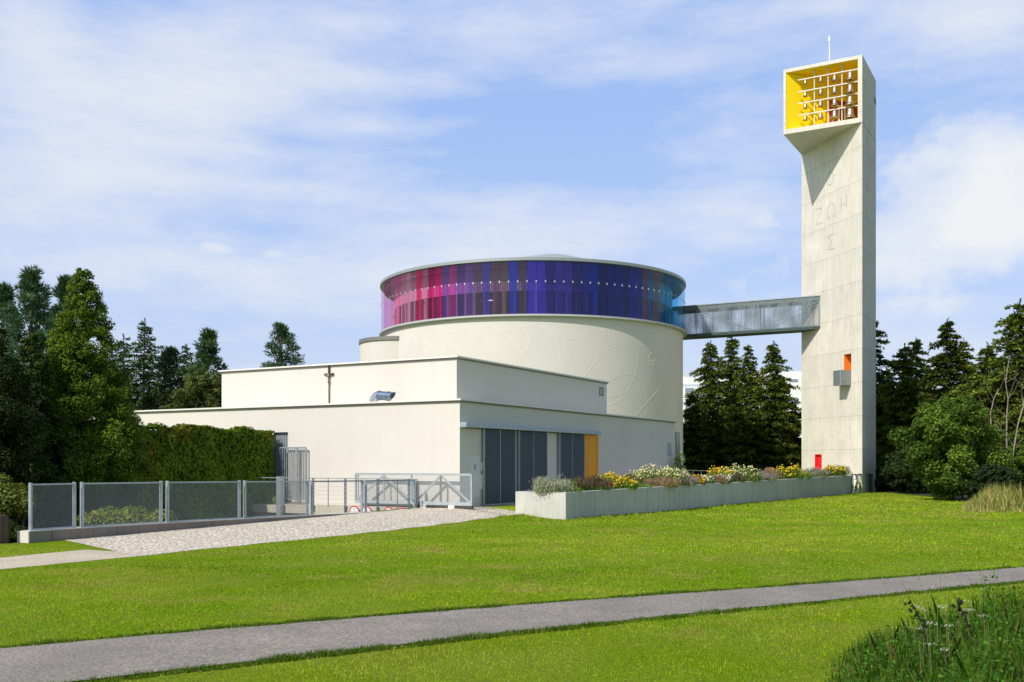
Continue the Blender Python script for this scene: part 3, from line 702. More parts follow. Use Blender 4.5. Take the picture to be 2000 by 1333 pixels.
# canopy rail over the sliding doors
cz = z_at(834.5, L(0, .2)); ca1 = a_at(1173, .2)
m = MB(); m.box(.02, ca1, .0, .26, cz, cz+.165); m.box(.0, .04, -.01, .27, cz-.01, cz+.175); m.build('door_rail_canopy', GALV, annex, bevel=.01)
m = MB(); m.box(.1, ca1-.05, .003, .012, cz-.03, cz); m.build('canopy_shadow_gap', DARKSTEEL, annex)
def louvre_mat():
    m, nt, b = newmat('louvre_steel'); b.inputs['Base Color'].default_value = (.13, .165, .205, 1); b.inputs['Roughness'].default_value = .5; b.inputs['Metallic'].default_value = .3; return m
LOUV = louvre_mat(); LOUVB = plain('louvre_back', (.035, .05, .07), .7)
for x0, x1 in ((945.5, 1005), (1014, 1067), (1093, 1139.5)):
    a0, a1 = a_at(x0, .1), a_at(x1, .1); d = None
    m = MB(); m.box(a0, a1, .07, .085, .06, cz-.02); o = m.build('louvre_door', LOUVB, annex)
    m = MB(); n = int((a1-a0)/.075)
    for i in range(n+1):
        a = a0+(a1-a0)*i/n; m.box(a-.012, a+.012, .088, .13, .08, cz-.03)
    nz = 36
    for j in range(nz+1):
        z = .08+(cz-.13)*j/nz; m.box(a0, a1, .086, .10, z-.006, z+.006)
    m.build('slats', LOUV, o, origin=None)
    m = MB(); m.box(a0-.03, a0, .06, .14, .03, cz-.01); m.box(a1, a1+.03, .06, .14, .03, cz-.01); m.box(a0, a1, .06, .14, .02, .07); m.box((a0+a1)/2-.015, (a0+a1)/2+.015, .13, .135, .07, cz-.02)
    m.build('frame', GALV, o)
a0, a1 = a_at(1141.5, .02), a_at(1167, .02); dz = cz-.02
m = MB(); m.box(a0, a1, .0, .025, .02, dz); od = m.build('ochre_door', ORDOOR, annex)
m = MB(); m.box(a0-.0, a0+.07, .025, .06, .02, dz); m.box(a1-.07, a1, .025, .06, .02, dz); m.box(a0+.07, a1-.07, .025, .06, dz-.09, dz); m.box(a0+.42, a0+.47, .025, .045, .02, dz-.09); m.build('frame', ORDOOR, od)
hz = z_at(902, L(a0+.5, .1)); m = MB(); m.box(a0+.33, a0+.38, .025, .05, hz-.14, hz+.12); m.bar(L(a0+.35, .05, hz+.02), L(a0+.35, .09, hz+.02), .02); m.bar(L(a0+.35, .09, hz+.02), L(a0+.23, .09, hz+.02), .02); m.build('handle', GALV_L, od)
# wall hatches, meter boxes, lamp, vents
m = MB(); x0, x1 = a_at(917), a_at(936.5); zt = z_at(891.5, L((x0+x1)/2, 0)); m.box(x0, x1, .0, .02, z_at(973, L(.8, 0)), zt); hb = m.build('meter_hatch', plain('grey_hatch', (.62, .62, .60), .6, 0, .05), annex)
m = MB(); c_ = (x0+x1)/2; zz = z_at(911, L(c_, 0)); m.box(c_-.07, c_+.05, .02, .035, zz-.14, zz+.1); m.box(c_-.03, c_+.03, .035, .05, zz-.05, zz+.03); m.build('lock_plate', GALV, hb)
for (q0, q1, y0, y1) in ((939, 943.5, 903, 920), (935.5, 943.5, 927, 956)):
    m = MB(); a_, b_ = a_at(q0), a_at(q1); m.box(a_, b_, .0, .05, z_at(y1, L(a_, 0)), z_at(y0, L(a_, 0))); m.build('intercom_box', plain('pale_box', (.66, .63, .56), .5, 0, .04), annex)
a_ = a_at(1271); m = MB(); zz = z_at(848, L(a_, 0)); m.tube([L(a_, 0, zz), L(a_, .12, zz-.02)], [.05, .06], 8); m.build('wall_lamp', WHITEP, annex)
m = MB(); a_, b_ = a_at(1303.5), a_at(1310.5); m.box(a_, b_, 0, .03, z_at(890, L(a_, 0)), z_at(866, L(a_, 0))); m.build('vent_grille', GALV, annex)
m = MB(); a_, b_ = a_at(1170.5, UW), a_at(1178, UW); zz0, zz1 = z_at(773, L(a_, UW)), z_at(757, L(a_, UW)); t = .05
m.box(a_, b_, UW, UW+.03, zz1-t, zz1); m.box(a_, b_, UW, UW+.03, zz0, zz0+t); m.box(a_, a_+t*2, UW, UW+.03, zz0+t, zz1-t); m.box(b_-t*2, b_, UW, UW+.03, zz0+t, zz1-t); m.build('vent_frame', DARKSTEEL, annex)
m = MB()
for px in (640.,): pass
# exhaust pipe on the roof
def exhaust():
    ap = 1.1; w0 = w_at(729, ap); base = L(ap, w0, LT); root = thing('exhaust_pipe', base, 'bent shiny metal exhaust pipe on the lower roof', 'pipe')
    r = .17; zc = z_at(772, L(ap, w0)); m = MB(); pts = [L(ap, w0, LT-.02), L(ap, w0, zc-.32)]
    for i in range(1, 8):
        t = i/7*R(82); pts.append(L(ap, w0+.30*(1-math.cos(t)), zc-.32+.30*math.sin(t)))
    m.tube(pts, r, 18); m.build('elbow', plain('shiny_duct', (.55, .60, .66), .25, .9, .1, 6), root, smooth=True, auto=True)
    e = Vector(pts[-1]); d = Vector(L(0, 1, -.10))-Vector(L(0, 0, 0)); d.normalize()
    m = MB(); q = [e, e+d*.08, e+d*.09, e+d*.42, e+d*.43, e+d*.5]; m.tube(q, [r*1.1, r*1.1, r*1.02, r*1.02, r*1.1, r*1.1], 18)
    # slanted mouth
    x = d.cross(Vector((0, 0, 1))).normalized(); y = x.cross(d); s0 = e+d*.5; seg = 18; vs = []; 
    for t in range(seg):
        v = x*math.cos(t*2*math.pi/seg)+y*math.sin(t*2*math.pi/seg); vs.append(s0+v*r*1.02)
    for t in range(seg):
        v = x*math.cos(t*2*math.pi/seg)+y*math.sin(t*2*math.pi/seg); vs.append(s0+v*r*1.02+d*(.10+.14*math.sin(t*2*math.pi/seg)))
    m.add(vs, [(t, (t+1) % seg, seg+(t+1) % seg, seg+t) for t in range(seg)])
    m.build('spout', plain('duct_wrap', (.22, .27, .36), .3, .8, .2, 10), root, smooth=True, auto=True)
exhaust()
# little roof vent behind the upper roof
p = L(7.5, w_at(797, 7.5), UT); m = MB(); m.lathe((p[0], p[1], p[2]), [(.25, 0), (.25, .22), (.5, .24), (.38, .40), (.12, .48), (.0, .5)], 16)
o = m.build('roof_vent', GALV_L, None, smooth=True, origin=p); tag(o, 'small pale mushroom vent on the upper roof', 'roof vent')

# crucifix
def crucifix():
    ap = UA0-.05; w0 = w_at(642.5, ap); b = L(ap, w0, LT); root = thing('roof_crucifix', b, 'dark metal crucifix on a tall pole on the lower roof', 'crucifix')
    zt = z_at(716, b); zb = z_at(731.5, b); m = MB(); m.tube([L(ap, w0, LT-.02), L(ap, w0, z_at(748, b)), L(ap, w0, zb)], [.024, .022, .02], 8)
    m.build('pole', IRON, root, smooth=True)
    m = MB(); m.box(ap-.02, ap+.02, w0-.03, w0+.03, zb-.05, zt); m.box(ap-.022, ap+.018, w0-.19, w0+.19, zb-.035, zb+.035)
    for dx, dz in ((-.20, 0), (.20, 0), (0, zt-zb)):
        c = Vector(L(ap, w0+dx, zb+dz)); m.tube([c-Vector(L(0,0))*0+Vector((-.02*U[0], -.02*U[1], 0)), c+Vector((.02*U[0], .02*U[1], 0))], .045, 10)
    m.build('cross', IRON, root)
    # small figure, one continuous skinned surface
    af = ap-.05
    J = {'pel': (0, -.20), 'tor': (0, -.12), 'che': (0, -.05), 'nek': (0, -.015), 'hed': (.006, .025), 'ls': (-.045, -.03), 'le': (-.10, .0), 'lh': (-.155, .015), 'rs': (.045, -.03), 're': (.10, .0), 'rh': (.155, .015), 'lk': (.012, -.29), 'lf': (.0, -.38), 'rk': (.026, -.285), 'rf': (.008, -.37)}
    RD = {'pel': .028, 'tor': .024, 'che': .032, 'nek': .012, 'hed': .02, 'ls': .015, 'le': .011, 'lh': .008, 'rs': .015, 're': .011, 'rh': .008, 'lk': .016, 'lf': .01, 'rk': .016, 'rf': .01}
    ks = list(J); E = [('pel','tor'),('tor','che'),('che','nek'),('nek','hed'),('che','ls'),('ls','le'),('le','lh'),('che','rs'),('rs','re'),('re','rh'),('pel','lk'),('lk','lf'),('pel','rk'),('rk','rf')]
    me = bpy.data.meshes.new('figure'); off = Vector(b)
    me.from_pydata([tuple(Vector(L(af-(.03 if k in ('lk','rk') else 0), w0+J[k][0], zb+J[k][1]))-off) for k in ks], [(ks.index(i), ks.index(j)) for i, j in E], [])
    o = link('figure', me, GOLD, root); sk = o.modifiers.new('skin', 'SKIN'); 
    for i, k in enumerate(ks): me.skin_vertices[0].data[i].radius = (RD[k],)*2
    me.skin_vertices[0].data[0].use_root = True
    sb = o.modifiers.new('sub', 'SUBSURF'); sb.levels = sb.render_levels = 1
crucifix()

# ------------------------------------------------------------------ round church
CC = (1.9, 92.0); RG_ = 13.88; RP = 13.7
ZB, ZT = 13.25, 17.42
church = thing('round_church', (CC[0], CC[1], 0), 'round cream church with a band of purple and blue glass', 'church')
m = MB(); m.lathe((CC[0], CC[1], 0), [(RP, -1.5), (RP, 13.05)], 160); m.build('drum_wall', PLASTER, church, smooth=True, auto=True)
LEDGE = plain('pale_grey_ledge', (.44, .45, .45), .5, .1, .06)
m = MB(); m.lathe((CC[0], CC[1], 0), [(RP-.1, 13.0), (RG_+.12, 13.05), (RG_+.16, 13.08), (RG_+.16, 13.22), (RG_-.4, 13.24)], 160); m.build('ledge', LEDGE, church, smooth=True, auto=True)
m = MB(); m.lathe((CC[0], CC[1], 0), [(RG_-.1, ZT-.03), (RG_+.05, ZT), (RG_+.10, ZT+.02), (RG_+.10, ZT+.26), (RG_-.3, ZT+.28)], 160); m.build('roof_rim', RIM, church, smooth=True, auto=True)
m = MB(); seg = 96; ax = 4.0
vs = []
prof = [(1., 0), (.8, .2), (.5, .50), (.25, .80), (.12, .95)]
for f, h in prof:
    for t in range(seg):
        th = 2*math.pi*t/seg; vs.append((CC[0]+(ax-CC[0])*(1-f)+(RG_-.4)*f*math.cos(th), CC[1]+(RG_-.4)*f*math.sin(th), ZT+.25+h*3.0))
vs.append((ax, CC[1], ZT+.25+2.97)); fs = [(i*seg+t, i*seg+(t+1) % seg, (i+1)*seg+(t+1) % seg, (i+1)*seg+t) for i in range(4) for t in range(seg)]
fs += [(4*seg+t, 4*seg+(t+1) % seg, 5*seg) for t in range(seg)]
m.add(vs, fs); m.build('roof_dome', plain('pale_green_roof', (.30, .34, .32), .6, .1, .08), church, smooth=True)
m = MB(); m.lathe((CC[0], CC[1], 0), [(0, 17.0), (RG_-.25, 17.0), (RG_-.25, 17.35), (0.01, 17.36)], 96); m.build('roof_soffit', plain('dark_soffit', (.16, .15, .16), .8), church)
RI = 12.75
m = MB(); m.lathe((CC[0], CC[1], 0), [(RI, 15.25), (RI, 17.0)], 120); m.build('inner_ring_beam', plain('inner_plaster', (.72, .68, .66), .8), church, smooth=True, auto=True)
m = MB(); m.lathe((CC[0], CC[1], 0), [(RI-.25, 13.3), (RI-.25, 15.25)], 120); m.build('inner_window_band', plain('inner_dark_glass', (.05, .04, .05), .15, .0, .3, .6), church, smooth=True)
m = MB()
for t in range(0, 96):
    th = 2*math.pi*t/96; c, s_ = math.cos(th), math.sin(th); m.bar((CC[0]+RI*c, CC[1]+RI*s_, 13.3), (CC[0]+RI*c, CC[1]+RI*s_, 15.25), .12 if t % 3 else .28)
m.build('inner_window_posts', plain('inner_posts', (.50, .46, .45), .7), church)
m = MB(); m.lathe((CC[0], CC[1], 0), [(RI-.3, 13.26), (RG_-.05, 13.28)], 96); m.build('gallery_floor', plain('gallery_floor', (.3, .28, .28), .8), church)
# glass
def srgb(c): return tuple(((x/255)/12.92 if x/255 <= .04045 else ((x/255+.055)/1.055)**2.4) for x in c)
glass_cache = {}
def glassmat(c, tr):
    key = (c, tr)
    if key in glass_cache: return glass_cache[key]
    m, nt, b = newmat('coloured_glass'); lc = tuple(x*.62 for x in srgb(c))
    v = pos(nt, (1, 1, .3)); nz = noise(nt, v, .6, 3)
    cc = mixc(nt, ramp(nt, nz, [(.35, (0,0,0)), (.65, (1,1,1))]), tuple(x*.72 for x in lc), tuple(min(1, x*1.1) for x in lc))
    lk(nt, cc, b.inputs['Base Color']); b.inputs['Roughness'].default_value = .04; b.inputs['Specular IOR Level'].default_value = .55
    mxv = max(lc); tint = tuple(min(1, (x/mxv)**.5*.97) for x in lc)
    t = nd(nt, 'ShaderNodeBsdfTransparent'); t.inputs[0].default_value = (*tint, 1)
    mx = nd(nt, 'ShaderNodeMixShader'); mx.inputs[0].default_value = tr
    lk(nt, b.outputs[0], mx.inputs[1]); lk(nt, t.outputs[0], mx.inputs[2]); lk(nt, mx.outputs[0], nt.nodes['Material Output'].inputs['Surface'])
    glass_cache[key] = m; return m
bands = [(750, (215, 165, 195), .85), (762, (205, 110, 150), .82), (777, (175, 90, 140), .6), (786, (160, 80, 130), .58), (797, (170, 105, 150), .55), (805, (165, 120, 145), .5), (815, (160, 105, 130), .65),
         (828, (190, 15, 95), .5), (840, (175, 110, 145), .6), (852, (150, 8, 80), .6), (862, (195, 20, 105), .6), (868, (205, 100, 150), .6), (882, (85, 60, 135), .5), (897, (165, 60, 135), .55), (913, (78, 48, 125), .45), (930, (88, 58, 140), .4),
         (947, (70, 52, 78), .3), (965, (72, 52, 150), .3), (1000, (76, 58, 72), .3), (1019, (45, 50, 170), .3), (1037, (70, 52, 72), .3), (1074, (62, 42, 175), .25), (1092, (38, 26, 115), .25), (1110, (58, 38, 150), .25), (1128, (34, 24, 110), .22),
         (1145, (28, 26, 120), .22), (1162, (22, 30, 140), .22), (1178, (14, 14, 95), .22), (1208, (2, 18, 125), .2), (1230, (3, 12, 100), .2), (1250, (2, 22, 140), .22), (1262, (66, 46, 100), .35), (1273, (10, 105, 170), .5), (1284, (72, 48, 95), .35), (1293, (50, 115, 160), .55), (1312, (0, 115, 190), .62), (1326, (20, 140, 205), .75), (1345, (90, 185, 220), .82)]
NP = 120; rest = MB(); rest_m = []
pr_ = random.Random(5)
for i in range(NP):
    t0 = 2*math.pi*(i+.02)/NP; t1 = 2*math.pi*(i+.98)/NP; tm = (t0+t1)/2
    pt = [(CC[0]+RG_*math.cos(t), CC[1]+RG_*math.sin(t)) for t in (t0, t1)]
    xm, ym = CC[0]+RG_*math.cos(tm), CC[1]+RG_*math.sin(tm); px = 1000+F*xm/ym
    nx, ny = math.cos(tm), math.sin(tm); front = (nx*(-xm)+ny*(-ym)) > -.6
    c, tr = bands[-1][1:]
    for lim, c_, tr_ in bands:
        if px < lim: c, tr = c_, tr_; break
    m = MB() if front else rest
    vs = [(x, y, z) for z in (ZB, ZT) for x, y in pt]
    m.add([vs[0], vs[1], vs[3], vs[2]], [(0, 1, 2, 3)])
    if front:
        c = tuple(max(0, min(255, int(v*(.94+.12*pr_.random())))) for v in c)
        o = m.build('glass_panel', glassmat(c, tr), church)
        q = MB(); x, y = CC[0]+(RG_+.03)*math.cos(2*math.pi*i/NP), CC[1]+(RG_+.03)*math.sin(2*math.pi*i/NP); tx, ty = -math.sin(2*math.pi*i/NP), math.cos(2*math.pi*i/NP)
        q.hexa([(x-tx*.05-.02*nx, y-ty*.05-.02*ny, 15.72), (x+tx*.05-.02*nx, y+ty*.05-.02*ny, 15.72), (x+tx*.05+.02*nx, y+ty*.05+.02*ny, 15.72), (x-tx*.05+.02*nx, y-ty*.05+.02*ny, 15.72)]+
               [(x-tx*.05-.02*nx, y-ty*.05-.02*ny, 15.87), (x+tx*.05-.02*nx, y+ty*.05-.02*ny, 15.87), (x+tx*.05+.02*nx, y+ty*.05+.02*ny, 15.87), (x-tx*.05+.02*nx, y-ty*.05+.02*ny, 15.87)])
        q.build('clamp', GALV_L, o)
rest.build('rear_glazing', glassmat((215, 195, 225), .85), church)
# relief lines on the plaster
def cyl_hit(px, py, r=RP+.004):
    k = (px-1000)/F; # x=k*y
    A = k*k+1; Bq = -2*(k*CC[0]+CC[1]); Cq = CC[0]**2+CC[1]**2-r*r; y = (-Bq-math.sqrt(max(0, Bq*Bq-4*A*Cq)))/(2*A)
    return Vector((k*y, y, EYE+(HY-py)*y/F))
Zf = lambda pts: [(740+x/3.3333, 600+y/3.3333) for x, y in pts]
curves = [[(630,185),(680,140),(730,125),(780,145),(830,152),(900,138),(960,122),(1020,120),(1080,140),(1130,185),(1160,240),(1178,320),(1185,440)],
          [(780,150),(840,185),(890,240),(935,300),(970,260),(975,210),(950,150),(900,90)], [(970,265),(940,305),(890,350),(845,380)],
          [(1400,85),(1370,130),(1330,180),(1290,205),(1230,205)], [(1380,260),(1388,300),(1370,360),(1330,420),(1290,460)], [(1530,130),(1535,220),(1538,300),(1555,380),(1570,440)],
          [(1330,465),(1400,370),(1460,300),(1510,268),(1560,262),(1620,280)], [(1655,190),(1680,250),(1688,320),(1680,400),(1650,490),(1610,560),(1560,610),(1500,640)],
          [(1490,492),(1540,460),(1600,440),(1660,440),(1720,490),(1742,560),(1745,640),(1745,710)], [(1490,580),(1540,582),(1600,560)], [(1680,705),(1720,650),(1800,560),(1860,460),(1890,380)],
          [(100,200),(150,175),(220,190),(250,250),(220,310),(180,340)], [(400,120),(440,155),(500,160),(560,140),(590,110)], [(590,130),(600,190),(580,260),(520,320)], [(260,250),(310,235),(350,260)], [(690,240),(705,290),(700,340)], [(1860,600),(1880,500),(1895,420)]]
m = MB()
def ribbon(m, pts, r=RP+.004, wd=.055):
    pp = []
    for i in range(len(pts)-1):
        for k in range(6): pp.append(interp(pts, i+k/6))
    pp.append(pts[-1]); H = [cyl_hit(*q) for q in pp]; n = len(H); vs = []
    for i in range(n):
        d = (H[min(i+1, n-1)]-H[max(i-1, 0)]).normalized(); nr = Vector((H[i].x-CC[0], H[i].y-CC[1], 0)).normalized(); s_ = d.cross(nr).normalized()
        vs += [H[i]-s_*wd/2, H[i]+nr*.008, H[i]+s_*wd/2]
    m.add(vs, [(i*3, i*3+1, i*3+4, i*3+3) for i in range(n-1)]+[(i*3+1, i*3+2, i*3+5, i*3+4) for i in range(n-1)])
for c in curves: ribbon(m, Zf(c))
for cx, cy, r1, nn in ((1450, 178, 22, 11), (1778, 330, 24, 0)):
    ribbon(m, Zf([(cx+r1*math.cos(t*.5236), cy+r1*math.sin(t*.5236)) for t in range(13)]), wd=.05)
    for k in range(nn):
        t = 2*math.pi*k/nn; ribbon(m, Zf([(cx+math.cos(t)*(r1+6), cy+math.sin(t)*(r1+6)), (cx+math.cos(t)*(r1+22), cy+math.sin(t)*(r1+22))]), wd=.05)
ribbon(m, Zf([(1762, 300), (1795, 300), (1800, 350), (1775, 378), (1760, 350), (1762, 300)]), wd=.05)
m.build('relief_drawing', RELIEF, church)
# small side cylinder
sx = -300/F*88; m = MB(); m.lathe((sx+4.0, 88.5, 0), [(3.9, -1), (3.9, 12.0)], 64); st = m.build('stair_tower', PLASTER, church, smooth=True, auto=True)
m = MB(); m.lathe((sx+4.0, 88.5, 0), [(3.8, 11.95), (4.0, 12.0), (4.0, 12.32), (3.4, 12.35), (3.3, 12.1)], 64); m.build('parapet_rim', COPING, st, smooth=True, auto=True)
m = MB(); p = cyl_hit(1323, 862); dn_ = Vector((p.x-CC[0], p.y-CC[1], 0)).normalized(); tt = Vector((-dn_.y, dn_.x, 0))
pc = Vector((p.x, p.y, 0)); m.hexa([pc-tt*.6-dn_*.1+Vector((0,0,1.2)), pc+tt*.6-dn_*.1+Vector((0,0,1.2)), pc+tt*.6+dn_*.06+Vector((0,0,1.2)), pc-tt*.6+dn_*.06+Vector((0,0,1.2)), pc-tt*.6-dn_*.1+Vector((0,0,4.2)), pc+tt*.6-dn_*.1+Vector((0,0,4.2)), pc+tt*.6+dn_*.06+Vector((0,0,4.2)), pc-tt*.6+dn_*.06+Vector((0,0,4.2))])
m.build('window', plain('dark_window', (.10, .11, .11), .2), church)

# ------------------------------------------------------------------ bell tower
TA = Vector((28.15, 80.0)); uu = Vector(U); dl = Vector((-N[0], -N[1])); S6 = 6.3
TC = TA+uu*S6; TD = TA+dl*S6; TB = TD+uu*S6
hv = (TB-TA); HL = hv.length; hv = hv/HL; hn = Vector((-hv.y, hv.x))
if hn.dot(Vector((-TA.x, -TA.y))) < 0: hn = -hn
def hyp(px):  # distance along the long face from corner A
    k = (px-1000)/F; return (k*TA.y-TA.x)/(hv.x-k*hv.y)
def hp(e, z, out=0.): p = TA+hv*e+hn*out; return (p.x, p.y, z)
def hz_(px, py, out=0.):
    e = hyp(px); p = hp(e, 0); return e, EYE+(HY-py)*p[1]/F
tower = thing('bell_tower', (TA.x, TA.y, -1.), 'tall pale concrete bell tower with a yellow open belfry box', 'tower')
ZB0 = 28.95; ZTT = 34.36
e0, zr1 = hz_(1662.5, 690.5); e1 = hyp(1648.5); er0, zr = hz_(1605, 887.5); er1 = hyp(1592)
rz0 = 8.35
m = MB(); el = sorted([0, e0, e1, er0, er1, HL]); zl = sorted([-1.6, .02, zr, rz0, zr1, ZB0+.1])
for i in range(5):
    for j in range(5):
        ec, zc = (el[i]+el[i+1])/2, (zl[j]+zl[j+1])/2
        if (e0 < ec < e1 and rz0 < zc < zr1) or (er0 < ec < er1 and .02 < zc < zr): continue
        m.add([hp(el[i], zl[j]), hp(el[i+1], zl[j]), hp(el[i+1], zl[j+1]), hp(el[i], zl[j+1])], [(0, 1, 2, 3)])
for p, q in ((TA, TC), (TC, TB)):
    m.add([(p.x, p.y, -1.6), (q.x, q.y, -1.6), (q.x, q.y, ZB0+.1), (p.x, p.y, ZB0+.1)], [(0, 1, 2, 3)])
for (x0, x1, z0, z1, dp) in ((er0, er1, .02, zr, .12),):
    m.add([hp(x0,z0),hp(x0,z0,-dp),hp(x0,z1,-dp),hp(x0,z1)], [(0,1,2,3)]); m.add([hp(x1,z0),hp(x1,z0,-dp),hp(x1,z1,-dp),hp(x1,z1)], [(0,1,2,3)]); m.add([hp(x0,z1),hp(x1,z1),hp(x1,z1,-dp),hp(x0,z1,-dp)], [(0,1,2,3)])
m.build('shaft', CONC_T, tower)
m = MB(); x0, x1, z0, z1, dp = e0, e1, rz0, zr1, .75
m.add([hp(x0,z0),hp(x0,z0,-dp),hp(x0,z1,-dp),hp(x0,z1)], [(0,1,2,3)]); m.add([hp(x0,z1),hp(x1,z1),hp(x1,z1,-dp),hp(x0,z1,-dp)], [(0,1,2,3)], 1); m.add([hp(x0,z0,-dp),hp(x1,z0,-dp),hp(x1,z1,-dp),hp(x0,z1,-dp)], [(0,1,2,3)]); m.add([hp(x1,z0),hp(x1,z0,-dp),hp(x1,z1,-dp),hp(x1,z1)], [(0,1,2,3)], 0)
m.build('orange_niche', [ORANGE, CONC_T], tower)
m = MB(); m.add([hp(er0,.02,-.12),hp(er1,.02,-.12),hp(er1,zr,-.12),hp(er0,zr,-.12)], [(0,1,2,3)]); m.build('red_door_leaf', RED, tower)
m = MB(); m.hexa([hp(er0+.0,.02,-.11),hp(er0+.06,.02,-.11),hp(er0+.06,.02,.03),hp(er0,.02,.03),hp(er0,zr,-.11),hp(er0+.06,zr,-.11),hp(er0+.06,zr,.03),hp(er0,zr,.03)]); m.hexa([hp(er1-.06,.02,-.11),hp(er1,.02,-.11),hp(er1,.02,.03),hp(er1-.06,.02,.03),hp(er1-.06,zr,-.11),hp(er1,zr,-.11),hp(er1,zr,.03),hp(er1-.06,zr,.03)])
m.hexa([hp(er0+.06,zr-.07,-.11),hp(er1-.06,zr-.07,-.11),hp(er1-.06,zr-.07,.03),hp(er0+.06,zr-.07,.03),hp(er0+.06,zr,-.11),hp(er1-.06,zr,-.11),hp(er1-.06,zr,.03),hp(er0+.06,zr,.03)]); m.build('red_door_frame', RED, tower)
# balcony box
bz0 = z_at(753, hp(e0, 0)); bz1 = z_at(723.5, hp(e0, 0)); eb0 = e0+.02; eb1 = e0+1.02; pr = 1.0
def hbox(m, ea, eb, o0, o1, z0, z1): m.hexa([hp(ea,z0,o0),hp(eb,z0,o0),hp(eb,z0,o1),hp(ea,z0,o1),hp(ea,z1,o0),hp(eb,z1,o0),hp(eb,z1,o1),hp(ea,z1,o1)])
m = MB(); hbox(m, eb0, eb1, .0, pr, bz0, bz0+.08); t = .03
hbox(m, eb0, eb0+t, .0, pr, bz0+.08, bz1); hbox(m, eb1-t, eb1, .0, pr, bz0+.08, bz1); hbox(m, eb0+t, eb1-t, pr-t, pr, bz0+.08, bz1)
m.build('balcony', plain('balcony_sheet', (.26, .28, .28), .35, .55, .2, 3), tower)
m = MB(); hbox(m, eb0-.02, eb0+.02, pr-.02, pr+.02, bz0-.01, bz1+.02); m.build('balcony_edge', GALV_L, tower)
# belfry
def tp(s, t, z): p = TA+dl*s+uu*t; return (p.x, p.y, z)   # s along the open front, t into depth
def tbox(m, s0, s1, t0, t1, z0, z1, mi=0): m.hexa([tp(s0,t0,z0),tp(s1,t0,z0),tp(s1,t1,z0),tp(s0,t1,z0),tp(s0,t0,z1),tp(s1,t0,z1),tp(s1,t1,z1),tp(s0,t1,z1)], mi)
th = .28
m = MB(); tbox(m, 0, S6, 0, S6, ZB0, ZB0+th+.1); tbox(m, 0, S6, 0, S6, ZTT-th, ZTT); tbox(m, S6-.2, S6, 0, S6, ZB0+th+.1, ZTT-th); tbox(m, .0, .34, 0, S6, ZB0+th+.1, ZTT-th); tbox(m, .34, S6-.2, S6-.25, S6, ZB0+th+.1, ZTT-th)
m.build('belfry_box', CONC_T, tower)
zi0, zi1 = ZB0+th+.1, ZTT-th
m = MB()
m.add([tp(S6-.21, .04, zi0), tp(.36, S6-.3, zi0), tp(.36, S6-.3, zi1-.01), tp(S6-.21, .04, zi1-.01)], [(0,1,2,3)])
m.build('yellow_back_wall', YELLOW, tower)
m = MB(); m.add([tp(.35, .03, zi0+.006), tp(S6-.21, .03, zi0+.006), tp(.35, S6-.3, zi0+.006)], [(0,1,2)]); m.build('yellow_floor', YELLOW, tower)
m = MB(); m.add([tp(.35, .03, zi1-.006), tp(S6-.21, .03, zi1-.006), tp(.35, S6-.3, zi1-.006)], [(0,1,2)]); m.build('yellow_ceiling', YELLOW, tower)
m = MB(); m.add([tp(.345, .03, zi0), tp(.345, S6-.3, zi0), tp(.345, S6-.3, zi1), tp(.345, .03, zi1)], [(0,1,2,3)]); m.build('yellow_side', YELLOW, tower)
m = MB()  # reddish access opening in the back wall
def bk(f, z, o=.0):
    p0 = Vector(tp(S6-.21, .04, 0)); p1 = Vector(tp(.36, S6-.3, 0)); d = p1-p0; n = Vector((d.y, -d.x, 0)).normalized()
    if n.dot(-p0) < 0: n = -n
    q = p0+d*f+n*o; return (q.x, q.y, z)
m.hexa([bk(.50,zi0,.0),bk(.86,zi0,.0),bk(.86,zi0,.05),bk(.50,zi0,.05),bk(.50,zi0+2.9,.0),bk(.86,zi0+2.9,.0),bk(.86,zi0+2.9,.05),bk(.50,zi0+2.9,.05)]); m.build('red_hatch', plain('rust_red', (.42, .08, .05), .7, 0, .3, 3), tower)
m = MB(); m.bar(bk(.60, zi0, .2), bk(.60, zi0+2.4, .2), .13); m.bar(bk(.67, zi0, .2), bk(.67, zi0+2.4, .2), .13); m.bar(bk(.58, zi0+2.4, .2), bk(.70, zi0+2.4, .2), .13); m.bar(bk(.53, zi0, .2), bk(.53, zi0+1.4, .2), .06); m.build('ladder_frame', SIGNWHITE, tower)
rails = [33.47, 32.47, 31.5, 30.52]; sR1 = None
def s_at(px, t):
    k = (px-1000)/F; p = TA+uu*t; return (k*p.y-p.x)/(dl.x-k*dl.y)
TR = .55
for i, z in enumerate(rails):
    m = MB(); m.bar(tp(.34, TR, z), tp(s_at(1558.5, TR), TR, z), .06, .085); o = m.build('bell_rail', WHITEP, tower)
for px in (1590.5, 1617.5, 1644.5):
    m = MB(); s_ = s_at(px, TR+.1); m.bar(tp(s_, TR+.1, zi0), tp(s_, TR+.1, zi1-.25), .065); m.bar(tp(s_, TR+.1, zi1-.25), tp(s_, TR+.1, zi1), .18, .18); m.build('bell_post', WHITEP, tower)
bpx = [1573, 1603, 1630.5, 1660.5]; bsz = [.17, .20, .26, .34]
names = [['smallest', 'second smallest', 'second largest', 'largest'], ]
rown = ['top', 'second', 'third', 'bottom']
bellmesh = None
